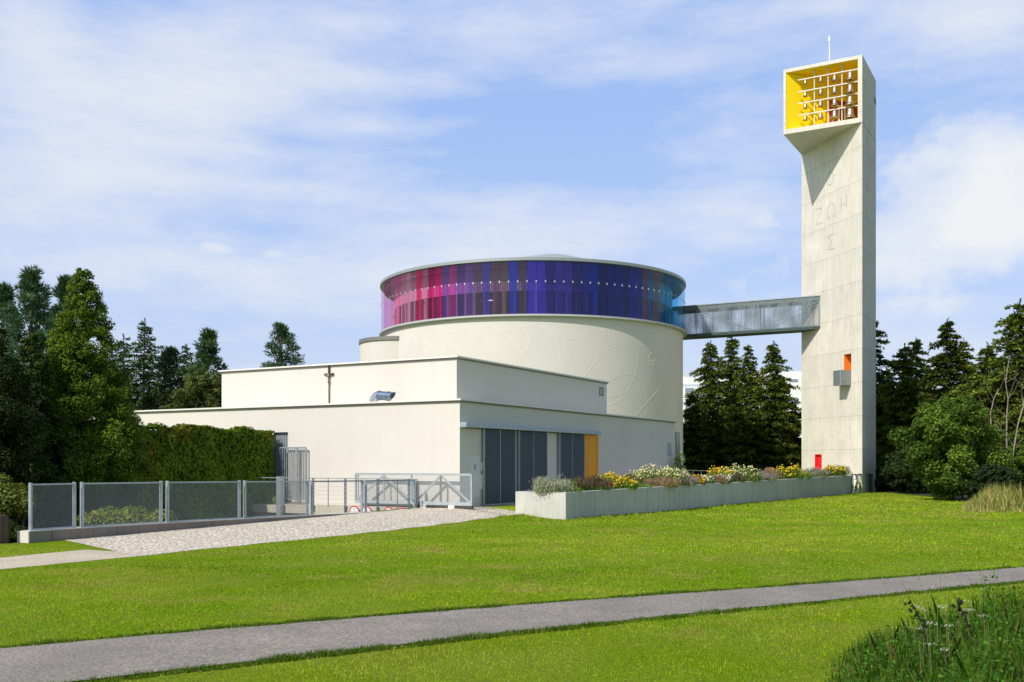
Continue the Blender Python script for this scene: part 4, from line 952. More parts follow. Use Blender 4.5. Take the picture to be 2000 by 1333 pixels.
for r_ in range(4):
    for c_ in range(4):
        s_ = s_at(bpx[c_], TR); R0 = bsz[c_]*(1+.06*r_)
        if r_ == 3 and c_ == 3: R0 = .42
        z = rails[r_]-.07; p = tp(s_, TR, z)
        root = thing('bell', p, f'bronze bell on the {rown[r_]} rail, {["leftmost and smallest", "second from left", "third from left", "rightmost and largest"][c_]} of its row', 'bell', 'bells hanging on white rails in the belfry')
        m = MB(); h = R0*2.0
        m.lathe((p[0], p[1], p[2]-.05), [(.02, 0), (R0*.42, -.02), (R0*.58, -h*.12), (R0*.62, -h*.35), (R0*.70, -h*.6), (R0*.88, -h*.82), (R0*1.08, -h*.97), (R0*1.1, -h), (R0*.98, -h), (R0*.6, -h*.6), (R0*.5, -h*.15), (.02, -.06)], 20)
        m.build('bell_body', BRONZE, root, smooth=True)
        m = MB(); m.bar((p[0], p[1], p[2]+.0), (p[0], p[1], p[2]-.07), .07); m.build('hanger', GALV, root)
        m = MB(); m.tube([(p[0], p[1], p[2]-h*.3), (p[0], p[1], p[2]-h*.95)], [.015, .02], 6); m.lathe((p[0], p[1], p[2]-h*1.05), [(0, -.05), (.05, -.02), (.05, .03), (0, .06)], 8); m.build('clapper', DARKSTEEL, root)
m = MB(); pz = tp(2.6, 2.6, 0); ztop = z_at(70, pz)
k = (1620-1000)/F; s_ = s_at(1620, 2.6); p = tp(s_, 2.6, 0); ztop = z_at(70, p)
m.tube([(p[0], p[1], ZTT), (p[0], p[1], ztop-.5)], [.045, .032], 6); m.tube([(p[0], p[1], ztop-.55), (p[0], p[1], ztop-.45), (p[0], p[1], ztop-.1), (p[0], p[1], ztop)], [.04, .09, .07, .02], 8); m.build('lightning_rod', SIGNWHITE, tower)
# small slot on the side face
def sp(t, z, o=0.): p = TA+uu*t-dl*o; return (p.x, p.y, z)
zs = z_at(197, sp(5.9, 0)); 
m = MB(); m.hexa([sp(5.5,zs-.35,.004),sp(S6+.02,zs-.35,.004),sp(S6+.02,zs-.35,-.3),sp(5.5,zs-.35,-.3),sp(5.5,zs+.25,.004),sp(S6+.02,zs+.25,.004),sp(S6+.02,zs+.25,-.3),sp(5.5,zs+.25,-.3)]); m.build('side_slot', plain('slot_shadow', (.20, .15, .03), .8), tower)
# letters
def stroke(m, pts, wd=.06):
    H = [Vector(hp(*hz_(x, y), .006)) for x, y in pts]; n3 = Vector((hn.x, hn.y, 0))
    for i in range(len(H)-1):
        d = (H[i+1]-H[i]).normalized(); s_ = d.cross(n3).normalized()*wd/2
        m.add([H[i]-s_, H[i]+s_, H[i+1]+s_, H[i+1]-s_], [(0, 1, 2, 3)])
zt7 = lambda pts: [(1560+x/6.056, 290+y/6.056) for x, y in pts]
ell = lambda cx, cy, rx, ry, t0, t1, sl=0., n=14: [(cx+rx*math.cos(t0+(t1-t0)*i/n), cy+ry*math.sin(t0+(t1-t0)*i/n)-sl*rx*math.cos(t0+(t1-t0)*i/n)) for i in range(n+1)]
letters = {'phi': [ell(372, 358, 42, 78, 0, 6.283, .35), [(375, 245), (370, 470)]], 'zeta': [[(205, 728), (275, 703), (205, 905), (282, 880)]], 'omega': [[(333, 834), (362, 824)]+ell(383, 735, 46, 80, 2.15, 7.27, .35)+[(405, 808), (430, 797)]],
           'eta': [[(500, 590), (503, 750)], [(565, 560), (568, 715)], [(502, 682), (566, 655)]], 'sigma': [[(422, 1012), (345, 1042), (392, 1110), (345, 1205), (425, 1182)]]}
for nme, sts in letters.items():
    m = MB()
    for s_ in sts: stroke(m, zt7(s_))
    m.build('greek_letter', GROOVE, tower)
# ------------------------------------------------------------------ footbridge
EB, _ = hz_(1602, 600); pe = hp(EB, 0); BR = Vector((pe[0], pe[1])); zb0 = z_at(642, pe); zb1 = z_at(577, pe)
def bp(s, t, z): p = BR+dl*s+uu*t; return (p.x, p.y, z)
bridge = thing('footbridge', bp(5, 1, zb0), 'enclosed steel mesh footbridge from round church to the tower', 'bridge')
LB = 13.6; WB = 2.0
def bbx(m, s0, s1, t0, t1, z0, z1): m.hexa([bp(s0,t0,z0),bp(s1,t0,z0),bp(s1,t1,z0),bp(s0,t1,z0),bp(s0,t0,z1),bp(s1,t0,z1),bp(s1,t1,z1),bp(s0,t1,z1)])
m = MB(); bbx(m, 0, LB, 0, WB, zb0, zb0+.12); bbx(m, 0, LB, -.04, .12, zb0+.12, zb0+.26); bbx(m, 0, LB, WB-.12, WB+.04, zb0+.12, zb0+.26); m.build('deck', plain('dark_deck_steel', (.07, .10, .10), .6, .3, .2), bridge)
m = MB()
for i in range(60):
    s0 = LB*i/60; s1 = LB*(i+.55)/60; bbx(m, s0, s1, -.1, WB+.1, zb1-.02, zb1+.035)
bbx(m, 0, LB, -.09, WB+.09, zb1-.06, zb1-.02); m.build('corrugated_roof', GALV, bridge)
m = MB(); bbx(m, 0, LB, -.03, .07, zb1-.42, zb1-.06); bbx(m, 0, LB, WB-.07, WB+.03, zb1-.42, zb1-.06); m.build('top_beam', plain('beam_grey', (.13, .155, .155), .5, .3, .2), bridge)
for t, nme in ((.0, 'mesh_side'), (WB, 'mesh_side')):
    m = MB(); m.add([bp(0, t-.05, zb0+.26), bp(LB, t-.05, zb0+.26), bp(LB, t-.05, zb1-.42), bp(0, t-.05, zb1-.42)], [(0, 1, 2, 3)]); m.build(nme, SCREEN_B, bridge)
for s_ in [0.06, .9, 1.8, 2.7, 3.6, 4.5, 5.4, 5.75, 6.6, 7.5, 8.4, 9.3, 10.2, 11.1]:
    m = MB(); wd = .09 if s_ in (5.4, 5.75, .06) else .025
    bbx(m, s_-wd/2, s_+wd/2, -.02, .04, zb0+.26, zb1-.42); bbx(m, s_-wd/2, s_+wd/2, WB-.04, WB+.02, zb0+.26, zb1-.42); m.build('post', GALV, bridge)
m = MB()
for t in (.1, WB-.1):
    m.bar(bp(.2, t, zb1-.5), bp(5.3, t, zb0+.4), .05); m.bar(bp(.2, t, zb1-.8), bp(5.3, t, zb0+.3), .03); m.bar(bp(5.9, t, zb0+.3), bp(11, t, zb1-.5), .05); m.bar(bp(5.9, t, zb0+.3), bp(11, t, zb1-.8), .03)
m.build('brace', GALV, bridge)

# ------------------------------------------------------------------ planter
PC = (105/F*33.6, 33.6); ap0, pw1 = aw(*PC); pw0 = pw1-1.95; ap1 = a_at(1662, pw1); PZ = .58
planter = thing('planter_wall', L(ap0, pw1, -.4), 'long raised grey concrete planter full of flowers', 'planter')
m = MB(); t = .16
m.box(ap0, ap1, pw1-t, pw1, -1.9, PZ); m.box(ap0, ap0+t, pw0, pw1-t, -1.9, PZ); m.box(ap0+t, ap1, pw0, pw0+t, -1.9, PZ); m.box(ap1-t, ap1, pw0+t, pw1-t, -1.9, PZ)
m.build('concrete_wall', CONC_P, planter, bevel=.008)
m = MB(); m.box(ap0+t, ap1-t, pw0+t, pw1-t, -.2, PZ-.07); m.build('soil', plain('planter_soil', (.08, .06, .04), .95, 0, .3, 6, .6), planter)
m = MB(); a = ap0+.25; i = 0
while a < ap1-.5 and i < 90:
    zz = PZ-.62; m.tube([L(a, pw1-.01, zz), L(a, pw1+.003, zz)], .016, 6); a += .62; i += 1
m.build('tie_holes', DARK, planter)
# slanted bar gate at planter end
ga0 = a_at(1663, pw1); ga1 = a_at(1689, pw1); gzt = PZ+.05; gzb = -.95
gate = thing('bar_gate', L(ga0, pw1, gzb), 'narrow steel gate of slanted bars between planter and tower', 'gate')
m = MB(); m.bar(L(ga0, pw1, gzb), L(ga0, pw1, gzt), .10); m.bar(L(ga1, pw1, gzb), L(ga1, pw1, gzt), .12); m.bar(L(ga0, pw1, gzt), L(ga1, pw1, gzt), .08); m.bar(L(ga0, pw1, gzb+.1), L(ga1, pw1, gzb+.1), .08); m.build('frame', DARKSTEEL, gate)
m = MB(); dlt = ga1-ga0
for f0, f1, wd in ((.05, .22, .12), (.30, .12, .14), (.36, .62, .16), (.62, .40, .1), (.66, .80, .14), (.97, .75, .12), (.5, .52, .12), (.85, .9, .1)):
    m.bar(L(ga0+dlt*f0, pw1-.02*f0, gzt), L(ga0+dlt*f1, pw1+.02*f1, gzb+.1), wd, .04)
m.build('slanted_bars', plain('pale_bars', (.74, .72, .66), .5, .1, .1), gate)
m = MB(); q0 = L(ga1-.1, pw1+.05); m.box(ga1, ga1+2.2, pw1-.1, pw1+.25, -1.4, gzt); o = m.build('side_wing', DARKSTEEL, gate)

# flower clumps
FC = 0
def clump(kind, px, hw, ytop, label, woff=0., seed=0, n=None, group=None):
    global FC; FC += 1; hw = hw*1.25
    rs = np.random.default_rng(900+FC); wc = pw1-.75+woff; a = a_at(px, wc); c = L(a, wc, PZ-.07); s = hw/F*c[1]
    h = EYE+(HY-ytop)*c[1]/F-c[2]; root = thing('flower_clump', c, label, 'flowers', group or 'flower clumps in the long planter')
    cfg = {'sage': ((.14, .18, .10), (.34, .38, .27), (.38, .34, .33), .35), 'salvia': ((.05, .10, .02), (.10, .15, .03), (.16, .03, .09), .65), 'yellow': ((.06, .13, .015), (.13, .2, .03), (.90, .60, .03), .45), 'cream': ((.07, .12, .03), (.15, .2, .06), (.90, .84, .45), .4),
           'lavender': ((.14, .16, .08), (.24, .26, .14), (.40, .28, .42), .6), 'white': ((.06, .12, .03), (.12, .18, .05), (.85, .84, .72), .4), 'orange': ((.07, .12, .02), (.15, .18, .04), (.90, .42, .03), .5), 'green': ((.07, .14, .02), (.18, .26, .06), (.35, .40, .15), .0), 'pinkish': ((.16, .14, .06), (.28, .24, .12), (.42, .18, .2), .5)}
    c1, c2, fc, ff = cfg[kind]; n = n or 2600
    # leaves and stems
    sc_l = max(.05, .0016*c[1]); k = n
    ns = int(10+34*min(1, hw/30)); sth = rs.random(ns)*6.283; sq = np.sqrt(rs.random(ns))*1.12; sh = h*(.55+.5*rs.random(ns))*(1.04-.30*sq*sq); dep_ = min(.6, s)
    sX = c[0]+s*sq*np.cos(sth); sY = c[1]+dep_*sq*np.sin(sth); SW = max(.06, s*.20)
    k = n; si = rs.integers(0, ns, k); fz = rs.random(k)**.8
    X = sX[si]+rs.normal(size=k)*SW*(1.2-.7*fz); Y = sY[si]+rs.normal(size=k)*SW*.7; hh = sh[si]*fz*.82
    bs = np.stack([X, Y, c[2]+hh], 1); D = unit(np.stack([rs.normal(size=k)*.45, rs.normal(size=k)*.45, np.full(k, .8)], 1)); S = unit(np.cross(D, rs.normal(size=(k, 3))))
    V, kk = polys_from(bs, D, S, sc_l*(1.1+1.3*rs.random(k)), sc_l*.38*(.7+.6*rs.random(k)), 'needle'); t = rs.random(k)[:, None]
    np_mesh('foliage', V, kk, np.array(c1)*1.2*(1-t)+np.array(c2)*1.3*t, LEAF, root)
    if ff > 0:
        if kind in ('yellow', 'cream', 'white', 'orange'):
            k = int(n*ff*.20); si = rs.integers(0, ns, k); X = sX[si]+rs.normal(size=k)*SW*.75; Y = sY[si]+rs.normal(size=k)*SW*.6-.05; z_ = c[2]+sh[si]*(.96-.42*rs.random(k)**1.6)
            cen = np.stack([X, Y, z_], 1); r = sc_l*(.30+.30*rs.random(k)); VV = []; CC_ = []
            for j in range(3):
                nrm = unit(np.array([-.25, -.75, .6])+rs.normal(size=(k, 3))*.5); d = unit(np.cross(nrm, rs.normal(size=(k, 3)))); sd = np.cross(nrm, d)
                v, kk = polys_from(cen+nrm*.01*j, d, sd, r*2, r*1.8); VV.append(v); CC_.append(np.array(fc)*(.68+.36*rs.random((k, 1))))
            np_mesh('blossom', np.concatenate(VV), 4, np.clip(np.concatenate(CC_), 0, 1), PETAL, root)
        else:
            k = int(n*ff*.55); si = rs.integers(0, ns, k); X = sX[si]+rs.normal(size=k)*SW; Y = sY[si]+rs.normal(size=k)*SW*.6-.04; z_ = c[2]+sh[si]*(.90-.42*rs.random(k))
            cen = np.stack([X, Y, z_], 1); D = unit(np.stack([rs.normal(size=k)*.16, rs.normal(size=k)*.16, np.full(k, 1.)], 1)); S = unit(np.cross(D, rs.normal(size=(k, 3))))
            V, kk = polys_from(cen, D, S, np.full(k, max(.09, h*.17))*(.6+.7*rs.random(k)), sc_l*.34*(.8+.5*rs.random(k)), 'leaf'); np_mesh('blossom', V, 4, np.array(fc)*(.5+.9*rs.random((k, 1))), PETAL, root)
cl = [('sage', 1078, 26, 922, 'silvery grey sage clump at the near left end of the planter', 0, 3600), ('green', 1106, 18, 938, 'short bright green clump beside the silvery sage', .3, 2200), ('salvia', 1118, 22, 929, 'dark purple salvia clump next to the silvery sage', -.2, 3200), ('salvia', 1152, 28, 924, 'wide dark purple salvia clump in front of the ochre door', .1, 4200),
      ('yellow', 1187, 20, 920, 'golden flowers mixed behind the purple salvia', -.35, 2600), ('yellow', 1210, 22, 924, 'bright yellow daisy clump at the planter wall', .25, 2800), ('salvia', 1228, 11, 924, 'small upright purple clump after the yellow daisies', .0, 1800), ('green', 1246, 16, 944, 'low green gap filler clump between purple and cream flowers', .2, 1600),
      ('cream', 1283, 40, 903, 'big cream flowered clump in front of the grey wall', -.2, 5200), ('pinkish', 1292, 24, 928, 'dusty pink heather clump below the cream flowers', .4, 3000), ('lavender', 1322, 26, 918, 'mauve lavender clump right of the cream flowers', .3, 3800), ('orange', 1356, 14, 925, 'orange flowers beyond the mauve lavender', .3, 1700),
      ('white', 1376, 12, 925, 'small white flowered clump after the orange flowers', .35, 1600), ('pinkish', 1396, 14, 924, 'pinkish heather clump left of the tall yellow cluster', .4, 1800), ('yellow', 1402, 18, 906, 'tall yellow cluster at the foot of the first spruce', -.3, 2200), ('white', 1412, 12, 922, 'white flowered clump below the tall yellow cluster', .5, 1400),
      ('cream', 1440, 26, 904, 'pale yellow clump in the middle of the planter', -.1, 3400), ('salvia', 1441, 9, 920, 'dark purple patch below the pale yellow clump', .5, 1100), ('green', 1468, 12, 918, 'plain green clump in the middle of the planter', .4, 1300), ('lavender', 1488, 17, 918, 'grey mauve lavender mound before the gold clump', .3, 2200), ('pinkish', 1508, 12, 908, 'reddish spikes behind the grey lavender mound', -.3, 1200),
      ('yellow', 1540, 24, 905, 'wide gold clump just left of the tower', .1, 3200), ('green', 1570, 10, 921, 'low green clump at left foot of the tower', .5, 1000), ('lavender', 1590, 20, 910, 'grey lavender mound below the red door', .1, 2400), ('yellow', 1630, 16, 906, 'round golden clump at the far end of the planter', .1, 2200), ('sage', 1648, 9, 906, 'wispy grey grass tuft at the far end of the planter', .0, 500)]
for kind, px, hw, yt, lb, wo, n in cl: clump(kind, px, hw, yt, lb, wo, 0, n)
b = L(a_at(1328, .5)-0, .5, 0); broadleaf('young_shrub', 'pale green feathery shrub at the far corner of the cream building', 'shrub', b, H_(882, b[1], b), .62, 'cone', .09, 3200, (.12, .17, .06), (.3, .36, .16), seed=71, crown_from=.05, density=.5)

# rail far behind the flowers
ra = thing('far_railing', P(1360, 925, 88), 'thin steel rail far behind the flowers near the spruces', 'railing')
m = MB(); m.bar(P(1337, 919, 88), P(1386, 920, 90), .06); m.build('top_rail', GALV, ra)
for px in (1338, 1354, 1370, 1386):
    m = MB(); p = P(px, 919, 89); m.bar((p[0], p[1], p[2]), (p[0], p[1], -.2), .06); m.build('post', GALV, ra)

# ------------------------------------------------------------------ parapet, ramp, slab
aF0 = aw(-10.8, 22.2)[0]; WF = -1.52
def ftop(a): return .06-.13*smooth((a-aF0)/(0-aF0))
m = MB(); n = 16; aE = -.35
for i in range(n):
    a0 = aF0-.15+(aE-aF0+.15)*i/n; a1 = aF0-.15+(aE-aF0+.15)*(i+1)/n; z0, z1 = ftop(a0), ftop(a1)
    z0 += .0; m.hexa([L(a0, WF-.22, -2.5), L(a1, WF-.22, -2.5), L(a1, WF+.14, -2.5), L(a0, WF+.14, -2.5), L(a0, WF-.22, z0), L(a1, WF-.22, z1), L(a1, WF+.14, z1), L(a0, WF+.14, z0)])
o = m.build('parapet', CONC_W, None, origin=L(aF0, WF, -.3)); tag(o, 'low concrete kerb wall under the mesh fence', 'kerb wall')
tp_ = MB()
for i in range(n):
    a0 = aF0-.15+(aE-aF0+.15)*i/n; a1 = aF0-.15+(aE-aF0+.15)*(i+1)/n; z0, z1 = ftop(a0)+.002, ftop(a1)+.002
    tp_.hexa([L(a0, WF-.22, z0), L(a1, WF-.22, z1), L(a1, WF+.145, z1), L(a0, WF+.145, z0), L(a0, WF-.22, z0+.02), L(a1, WF-.22, z1+.02), L(a1, WF+.145, z1+.02), L(a0, WF+.145, z0+.02)])
tp_.build('lit_top_strip', plain('lit_top_concrete', (.50, .47, .41), .85, 0, .1, 4), o)  # sunlit kerb top, painted paler than the side face in shade
m = MB(); m.box(aF0-.19, aF0-.155, WF-.24, WF+.16, -.5, ftop(aF0)+.012)
# sunlit end face of the kerb, its brightness put into a paler colour
o2 = m.build('lit_end_face', plain('lit_end_concrete', (.58, .55, .48), .85, 0, .1, 4), o)
# walkway slab + retaining face with railing
SA = -1.4
m = MB(); m.box(SA, -.005, -12., -1.76, -.28, .0); m.box(SA+.12, -.005, -12., -1.76, -2.6, -.285); o = m.build('walkway_slab', CONC_S, None, origin=L(SA, -5, 0)); tag(o, 'pale concrete walkway slab along the sunlit cream wall', 'walkway')
m = MB(); m.box(-15.9, -15.7, -9, WF-.23, -2.6, z_at(1003, (0, 22.7, 0))); o = m.build('low_wall', plain('dark_stained_wall', (.09, .06, .05), .9, 0, .4, 4), None, origin=L(-15.8, -5, -.5)); tag(o, 'low dark concrete wall at left edge under the ivy', 'wall')
# mesh fence
fence = thing('mesh_fence', L(aF0, WF, 0), 'perforated metal mesh fence along the cobbled road', 'fence')
fpost = [60, 153, 321, 473, 605, 711, 812]; fa = [a_at(x, WF) for x in fpost]; fa[-1] = min(fa[-1], -.4); FH = 1.06
for i, a in enumerate(fa):
    zb = ftop(a); ds = (0.,) if i == 0 else (-.10, .10) if i < len(fa)-1 else (-.09, .06)
    for d in ds:
        m = MB(); m.box(a+d-.022, a+d+.022, WF-.05, WF+.03, zb, zb+FH+.02); m.build('post', GALV, fence)
for i in range(len(fa)-1):
    a0 = fa[i]+(.0 if i == 0 else .13); a1 = fa[i+1]-.13; z0, z1 = ftop(a0), ftop(a1)
    zt0, zt1 = z0+FH, z1+FH
    if i >= 4:   # open cable style bays with faint net
        m = MB(); m.bar(L(a0, WF, zt0-.02), L(a1, WF, zt1-.02), .04); m.build('top_rail', DARKSTEEL, fence)
        if i == 4 or i == 5:
            m = MB(); m.add([L(a0, WF, z0+.03), L(a1, WF, z1+.03), L(a1, WF, zt1-.04), L(a0, WF, zt0-.04)], [(0, 1, 2, 3)]); m.build('net_panel', grid_screen('thin_net', (.5, .55, .56), .05, .02 if i == 4 else .06), fence)
    else:
        m = MB(); m.add([L(a0, WF, z0+.05), L(a1, WF, z1+.05), L(a1, WF, zt1-.03), L(a0, WF, zt0-.03)], [(0, 1, 2, 3)]); p = m.build('mesh_panel', SCREEN, fence)
        m = MB(); m.bar(L(a0, WF, z0+.04), L(a1, WF, z1+.04), .03); m.bar(L(a0, WF, zt0-.02), L(a1, WF, zt1-.02), .035); m.bar(L(a0, WF, z0+.04), L(a0, WF, zt0-.02), .03); m.bar(L(a1, WF, z1+.04), L(a1, WF, zt1-.02), .03); m.build('frame', GALV, p)
# cable railing on slab edge
rail = thing('cable_railing', L(SA, -4, 0), 'thin cable railing on the edge of the walkway slab', 'railing')
ww = [w_at(x, SA) for x in (548, 613, 676, 739, 800)]; zt = z_at(935, L(SA, ww[2]))
m = MB(); m.bar(L(SA, w_at(500, SA), zt), L(SA, w_at(812, SA), zt), .03); m.build('top_rail', GALV, rail)
for w in ww:
    m = MB(); m.box(SA-.05, SA-.03, w-.045, w-.015, -.2, zt); m.box(SA-.05, SA-.03, w+.015, w+.045, -.2, zt)
    for j in range(6): m.box(SA-.055, SA-.025, w-.06, w+.06, .0+j*.16, .025+j*.16)
    m.build('post', DARKSTEEL, rail)
for i, w in enumerate([w_at(x, SA) for x in (641, 776)]):
    m = MB(); m.bar(L(SA, w, 0), L(SA, w, zt), .02); m.build('thin_post', DARKSTEEL, rail)
for j in range(6):
    m = MB(); m.bar(L(SA-.04, ww[0], .12+j*.15), L(SA-.04, ww[-1], .12+j*.15), .008); m.build('cable', GALV, rail)
# round traffic signs on slab face
def text_mesh(body, size, mat, name, parent, center, ax, nrm):
    cu = bpy.data.curves.new(name, 'FONT'); cu.body = body; cu.size = size; cu.align_x = 'CENTER'; cu.align_y = 'CENTER'
    tmp = bpy.data.objects.new('tmp', cu); COL.objects.link(tmp); bpy.context.view_layer.update()
    me = bpy.data.meshes.new_from_object(tmp.evaluated_get(bpy.context.evaluated_depsgraph_get())); bpy.data.objects.remove(tmp); bpy.data.curves.remove(cu)
    X = Vector(ax); Y_ = Vector((0, 0, 1)); off = wloc(parent)
    for v in me.vertices: p = Vector(center)+X*v.co.x+Y_*v.co.y; v.co = p-off
    me.materials.clear(); me.materials.append(mat); return link(name, me, None, parent)
ss_ = Vector((N[0], N[1], 0)); sn = Vector((-U[0], -U[1], 0))
for px, cy, txt, lb in ((692, 1000.5, '2,1m', 'round red rimmed height limit sign, leftmost of four below the railing'), (716, 1001, '8t', 'round red rimmed sign half hidden behind a fence post'), (759.5, 1003, 'LPG', 'round red rimmed sign reading LPG below the railing'), (784, 1004.5, '', 'round red rimmed blank sign, rightmost below the railing')):
    As = SA-.12; w = w_at(px, As); c = Vector(L(As, w, z_at(cy, L(As, w)))); root = thing('road_sign', c, lb, 'sign', 'round signs below the railing'); r = .225
    m = MB(); m.tube([c, c+sn*.01], r, 28); m.build('sign_plate', SIGNRED, root)
    m = MB(); m.tube([c+sn*.011, c+sn*.014], r*.80, 28); m.build('sign_face', SIGNWHITE, root)
    m = MB(); m.tube([c-sn*.002-Vector((0,0,.5)), c-sn*.002+Vector((0,0,.1))], .02, 6); m.build('bracket', GALV, root)
    if txt: text_mesh(txt, .15, SIGNINK, 'sign_text', root, c+sn*.018, ss_, sn)
    if txt == '2,1m':
        for sg in (1, -1):
            m = MB(); q = c+sn*.018+Vector((0, 0, sg*.09)); m.add([q, q+Vector((0, 0, sg*.05))+ss_*.035, q+Vector((0, 0, sg*.05))-ss_*.035], [(0, 1, 2)]); m.build('arrow_mark', SIGNINK, root)
# sliding gate along the lit wall
sg = -.32; gx0 = w_at(695, sg); gx1 = w_at(921, sg); z0, z1 = .10, 1.17
sgate = thing('sliding_gate', L(sg, (gx0+gx1)/2, 0), 'long pale steel sliding gate with diagonal braces against the wall', 'gate')
m = MB(); h = lambda w, z: L(sg, w, z)
m.bar(h(gx0, z1), h(gx1, z1), .07); m.bar(h(gx0, z0+.06), h(gx1, z0+.06), .07, .12); m.bar(h(gx0, z0), h(gx0, z1), .06); m.bar(h(gx1, z0), h(gx1, z1), .06); m.build('frame', GALV_L, sgate)
W_ = lambda px: w_at(px, sg)
for px_, wd_ in ((750, .05), (804, .05), (861, .06), (700, .04)):
    m = MB(); m.bar(h(W_(px_), z0+.12), h(W_(px_), z1-.035), wd_); m.build('upright', GALV_L, sgate)
for x0_, y0_, x1_, y1_ in ((698, 0, 749, 1), (750, 1, 803, 0), (813, 0, 860, 1), (862, 1, 918, 0)):
    m = MB(); m.bar(h(W_(x0_), z1-.06 if y0_ else z0+.12), h(W_(x1_), z1-.06 if y1_ else z0+.12), .055); m.build('diagonal_brace', GALV_L, sgate)
m = MB(); m.add([L(sg-.03, gx0, z0+.1), L(sg-.03, gx1, z0+.1), L(sg-.03, gx1, z1-.03), L(sg-.03, gx0, z1-.03)], [(0, 1, 2, 3)]); m.build('mesh_infill', SCREEN_G, sgate)
m = MB(); m.bar(h(gx0+.3, .055), h(gx1+.05, .055), .10, .09); m.build('bottom_track', plain('dark_track', (.08, .07, .06), .6, .4), sgate)
for px in (829, 884):
    m = MB(); m.box(sg-.1, sg+.1, W_(px)-.12, W_(px)+.12, .0, .10); m.build('roller_block', SIGNWHITE, sgate)
# bar gate open leaf near ivy
bg = -.14; bw0 = w_at(541, bg); bw1 = w_at(597.5, bg); bt = z_at(874.5, L(bg, bw1)); bb = .16
bgate = thing('garden_gate', L(bg, bw0, 0), 'tall steel gate of thin vertical bars beside the ivy wall', 'gate')
m = MB(); m.bar(L(bg, bw0, bb), L(bg, bw1, bb), .035); m.bar(L(bg, bw0, bt), L(bg, bw1, bt), .045)
for w in (bw0, bw1): m.bar(L(bg, w, bb), L(bg, w, bt), .05)
wm = w_at(580, bg); m.box(bg-.03, bg+.03, wm-.055, wm+.055, bb-.08, bt); m.build('frame', GALV, bgate)
m = MB(); n = 15
for i in range(1, n):
    w = bw0+(bw1-bw0)*i/n; m.box(bg-.012, bg+.012, w-.012, w+.012, bb, bt)
m.build('bars', GALV, bgate)
m = MB(); w = w_at(547, bg); m.box(bg-.07, bg+.05, w-.09, w+.09, -.2, bt-.02); m.build('gate_post', DARKSTEEL, bgate)
m = MB(); w = w_at(547.5, SA-.1); m.box(SA-.2, SA, w-.11, w+.11, -2.4, z_at(931, L(SA, w))); o = m.build('square_post', GALV, None, origin=L(SA-.1, w, -.3)); tag(o, 'thick blue grey square steel post at the end of the railing', 'post')
bush_strip('small_plant', 'tiny pale plant at the foot of the garden gate', 'plant', [P(538, 976, 37.2)+(.12, .1, .13)], 260, .07, (.2, .2, .08), (.4, .38, .2), 17)

# ------------------------------------------------------------------ distant apartment block
YB = 175.
apt = thing('apartment_block', P(1450, 903, YB), 'white modern apartment block behind the spruces', 'building')
x0 = P(1325, 0, YB)[0]; x1 = P(1353, 0, YB)[0]; x2 = P(1620, 0, YB)[0]; x3 = P(1860, 0, YB)[0]; zt0 = z_at(737, (0, YB)); zt1 = z_at(726, (0, YB))
WB_ = plain('white_facade', (.80, .80, .80), .6, 0, .03)
m = MB(); m.xbox(x0, x2, YB, YB+12, -2, zt0); m.build('wall', WB_, apt)
m = MB(); m.xbox(x1+9, x2, YB-.6, YB, -2, zt1); m.build('front_wing', WB_, apt)
m = MB(); m.xbox(x2, x3, YB+3, YB+14, -2, z_at(800, (0, YB))); m.build('low_wing', WB_, apt)
m = MB(); q = P(1341, 0, YB); m.xbox(q[0]-.25, q[0]+.3, YB+2, YB+3, zt0, z_at(724, (0, YB))); m.build('chimney', plain('chimney_grey', (.45, .45, .46), .6), apt)
WIN = plain('far_window', (.22, .27, .33), .25)
for i in range(5):
    zz = zt0-1.3-3.1*i
    m = MB(); m.xbox(x0+.5, x2-.5, YB-.66 if False else YB-.05, YB-.02, zz-.25, zz+.12); m.build('floor_band', plain('band', (.55, .62, .70), .5), apt)
    for k in range(9):
        xx = x0+1.2+k*(x2-x0-3)/9; m = MB(); m.xbox(xx, xx+1.5, YB-.06, YB-.03, zz-2.0, zz-.6); m.build('window', WIN, apt)
for k in range(6):
    xx = x1+9.6+k*2.4
    for zz in (zt1-1.4, zt1-4.6, zt1-7.8): m = MB(); m.xbox(xx, xx+1.5, YB-.66, YB-.6, zz-.5 if zz > zt1-2 else zz-1.3, zz); m.build('window', WIN, apt)

# ------------------------------------------------------------------ tall grass at right edge and foreground weeds
def tallgrass(name, label, n, xf, yf, h0, h1, wd, cols, seed, zf=None):
    rs = np.random.default_rng(seed); X = xf(rs, n); Y = yf(rs, n); X = X*Y
    a, w = aw(X, Y); gz = Gv(X, Y, a, w); h = (h0+(h1-h0)*rs.random(n)); 
    if zf is not None: fz_ = zf(X, Y); h = np.where(fz_ > rs.random(n)*.45, h*fz_, 0)
    k = h > .03; X, Y, gz, h = X[k], Y[k], gz[k], h[k]; n = len(X)
    ang = rs.random(n)*6.28; la = rs.random(n)*6.28; ln = rs.random(n)*.35
    b = np.stack([X, Y, gz], 1); d = np.stack([np.cos(ang), np.sin(ang), 0*ang], 1)*wd
    m1 = b+np.stack([np.cos(la)*ln*h*.3, np.sin(la)*ln*h*.3, h*.6], 1); tip = b+np.stack([np.cos(la)*ln*h, np.sin(la)*ln*h, h], 1)
    V = np.stack([b-d, b+d, m1+d*.7, tip, m1-d*.7], 1).reshape(-1, 3)
    cols = np.array(cols); C = cols[rs.integers(0, len(cols), n)]*(.6+.7*rs.random((n, 1)))
    o = np_mesh(name, V, 5, C, GRASSM); tag(o, label, 'grass', kind='stuff'); return o
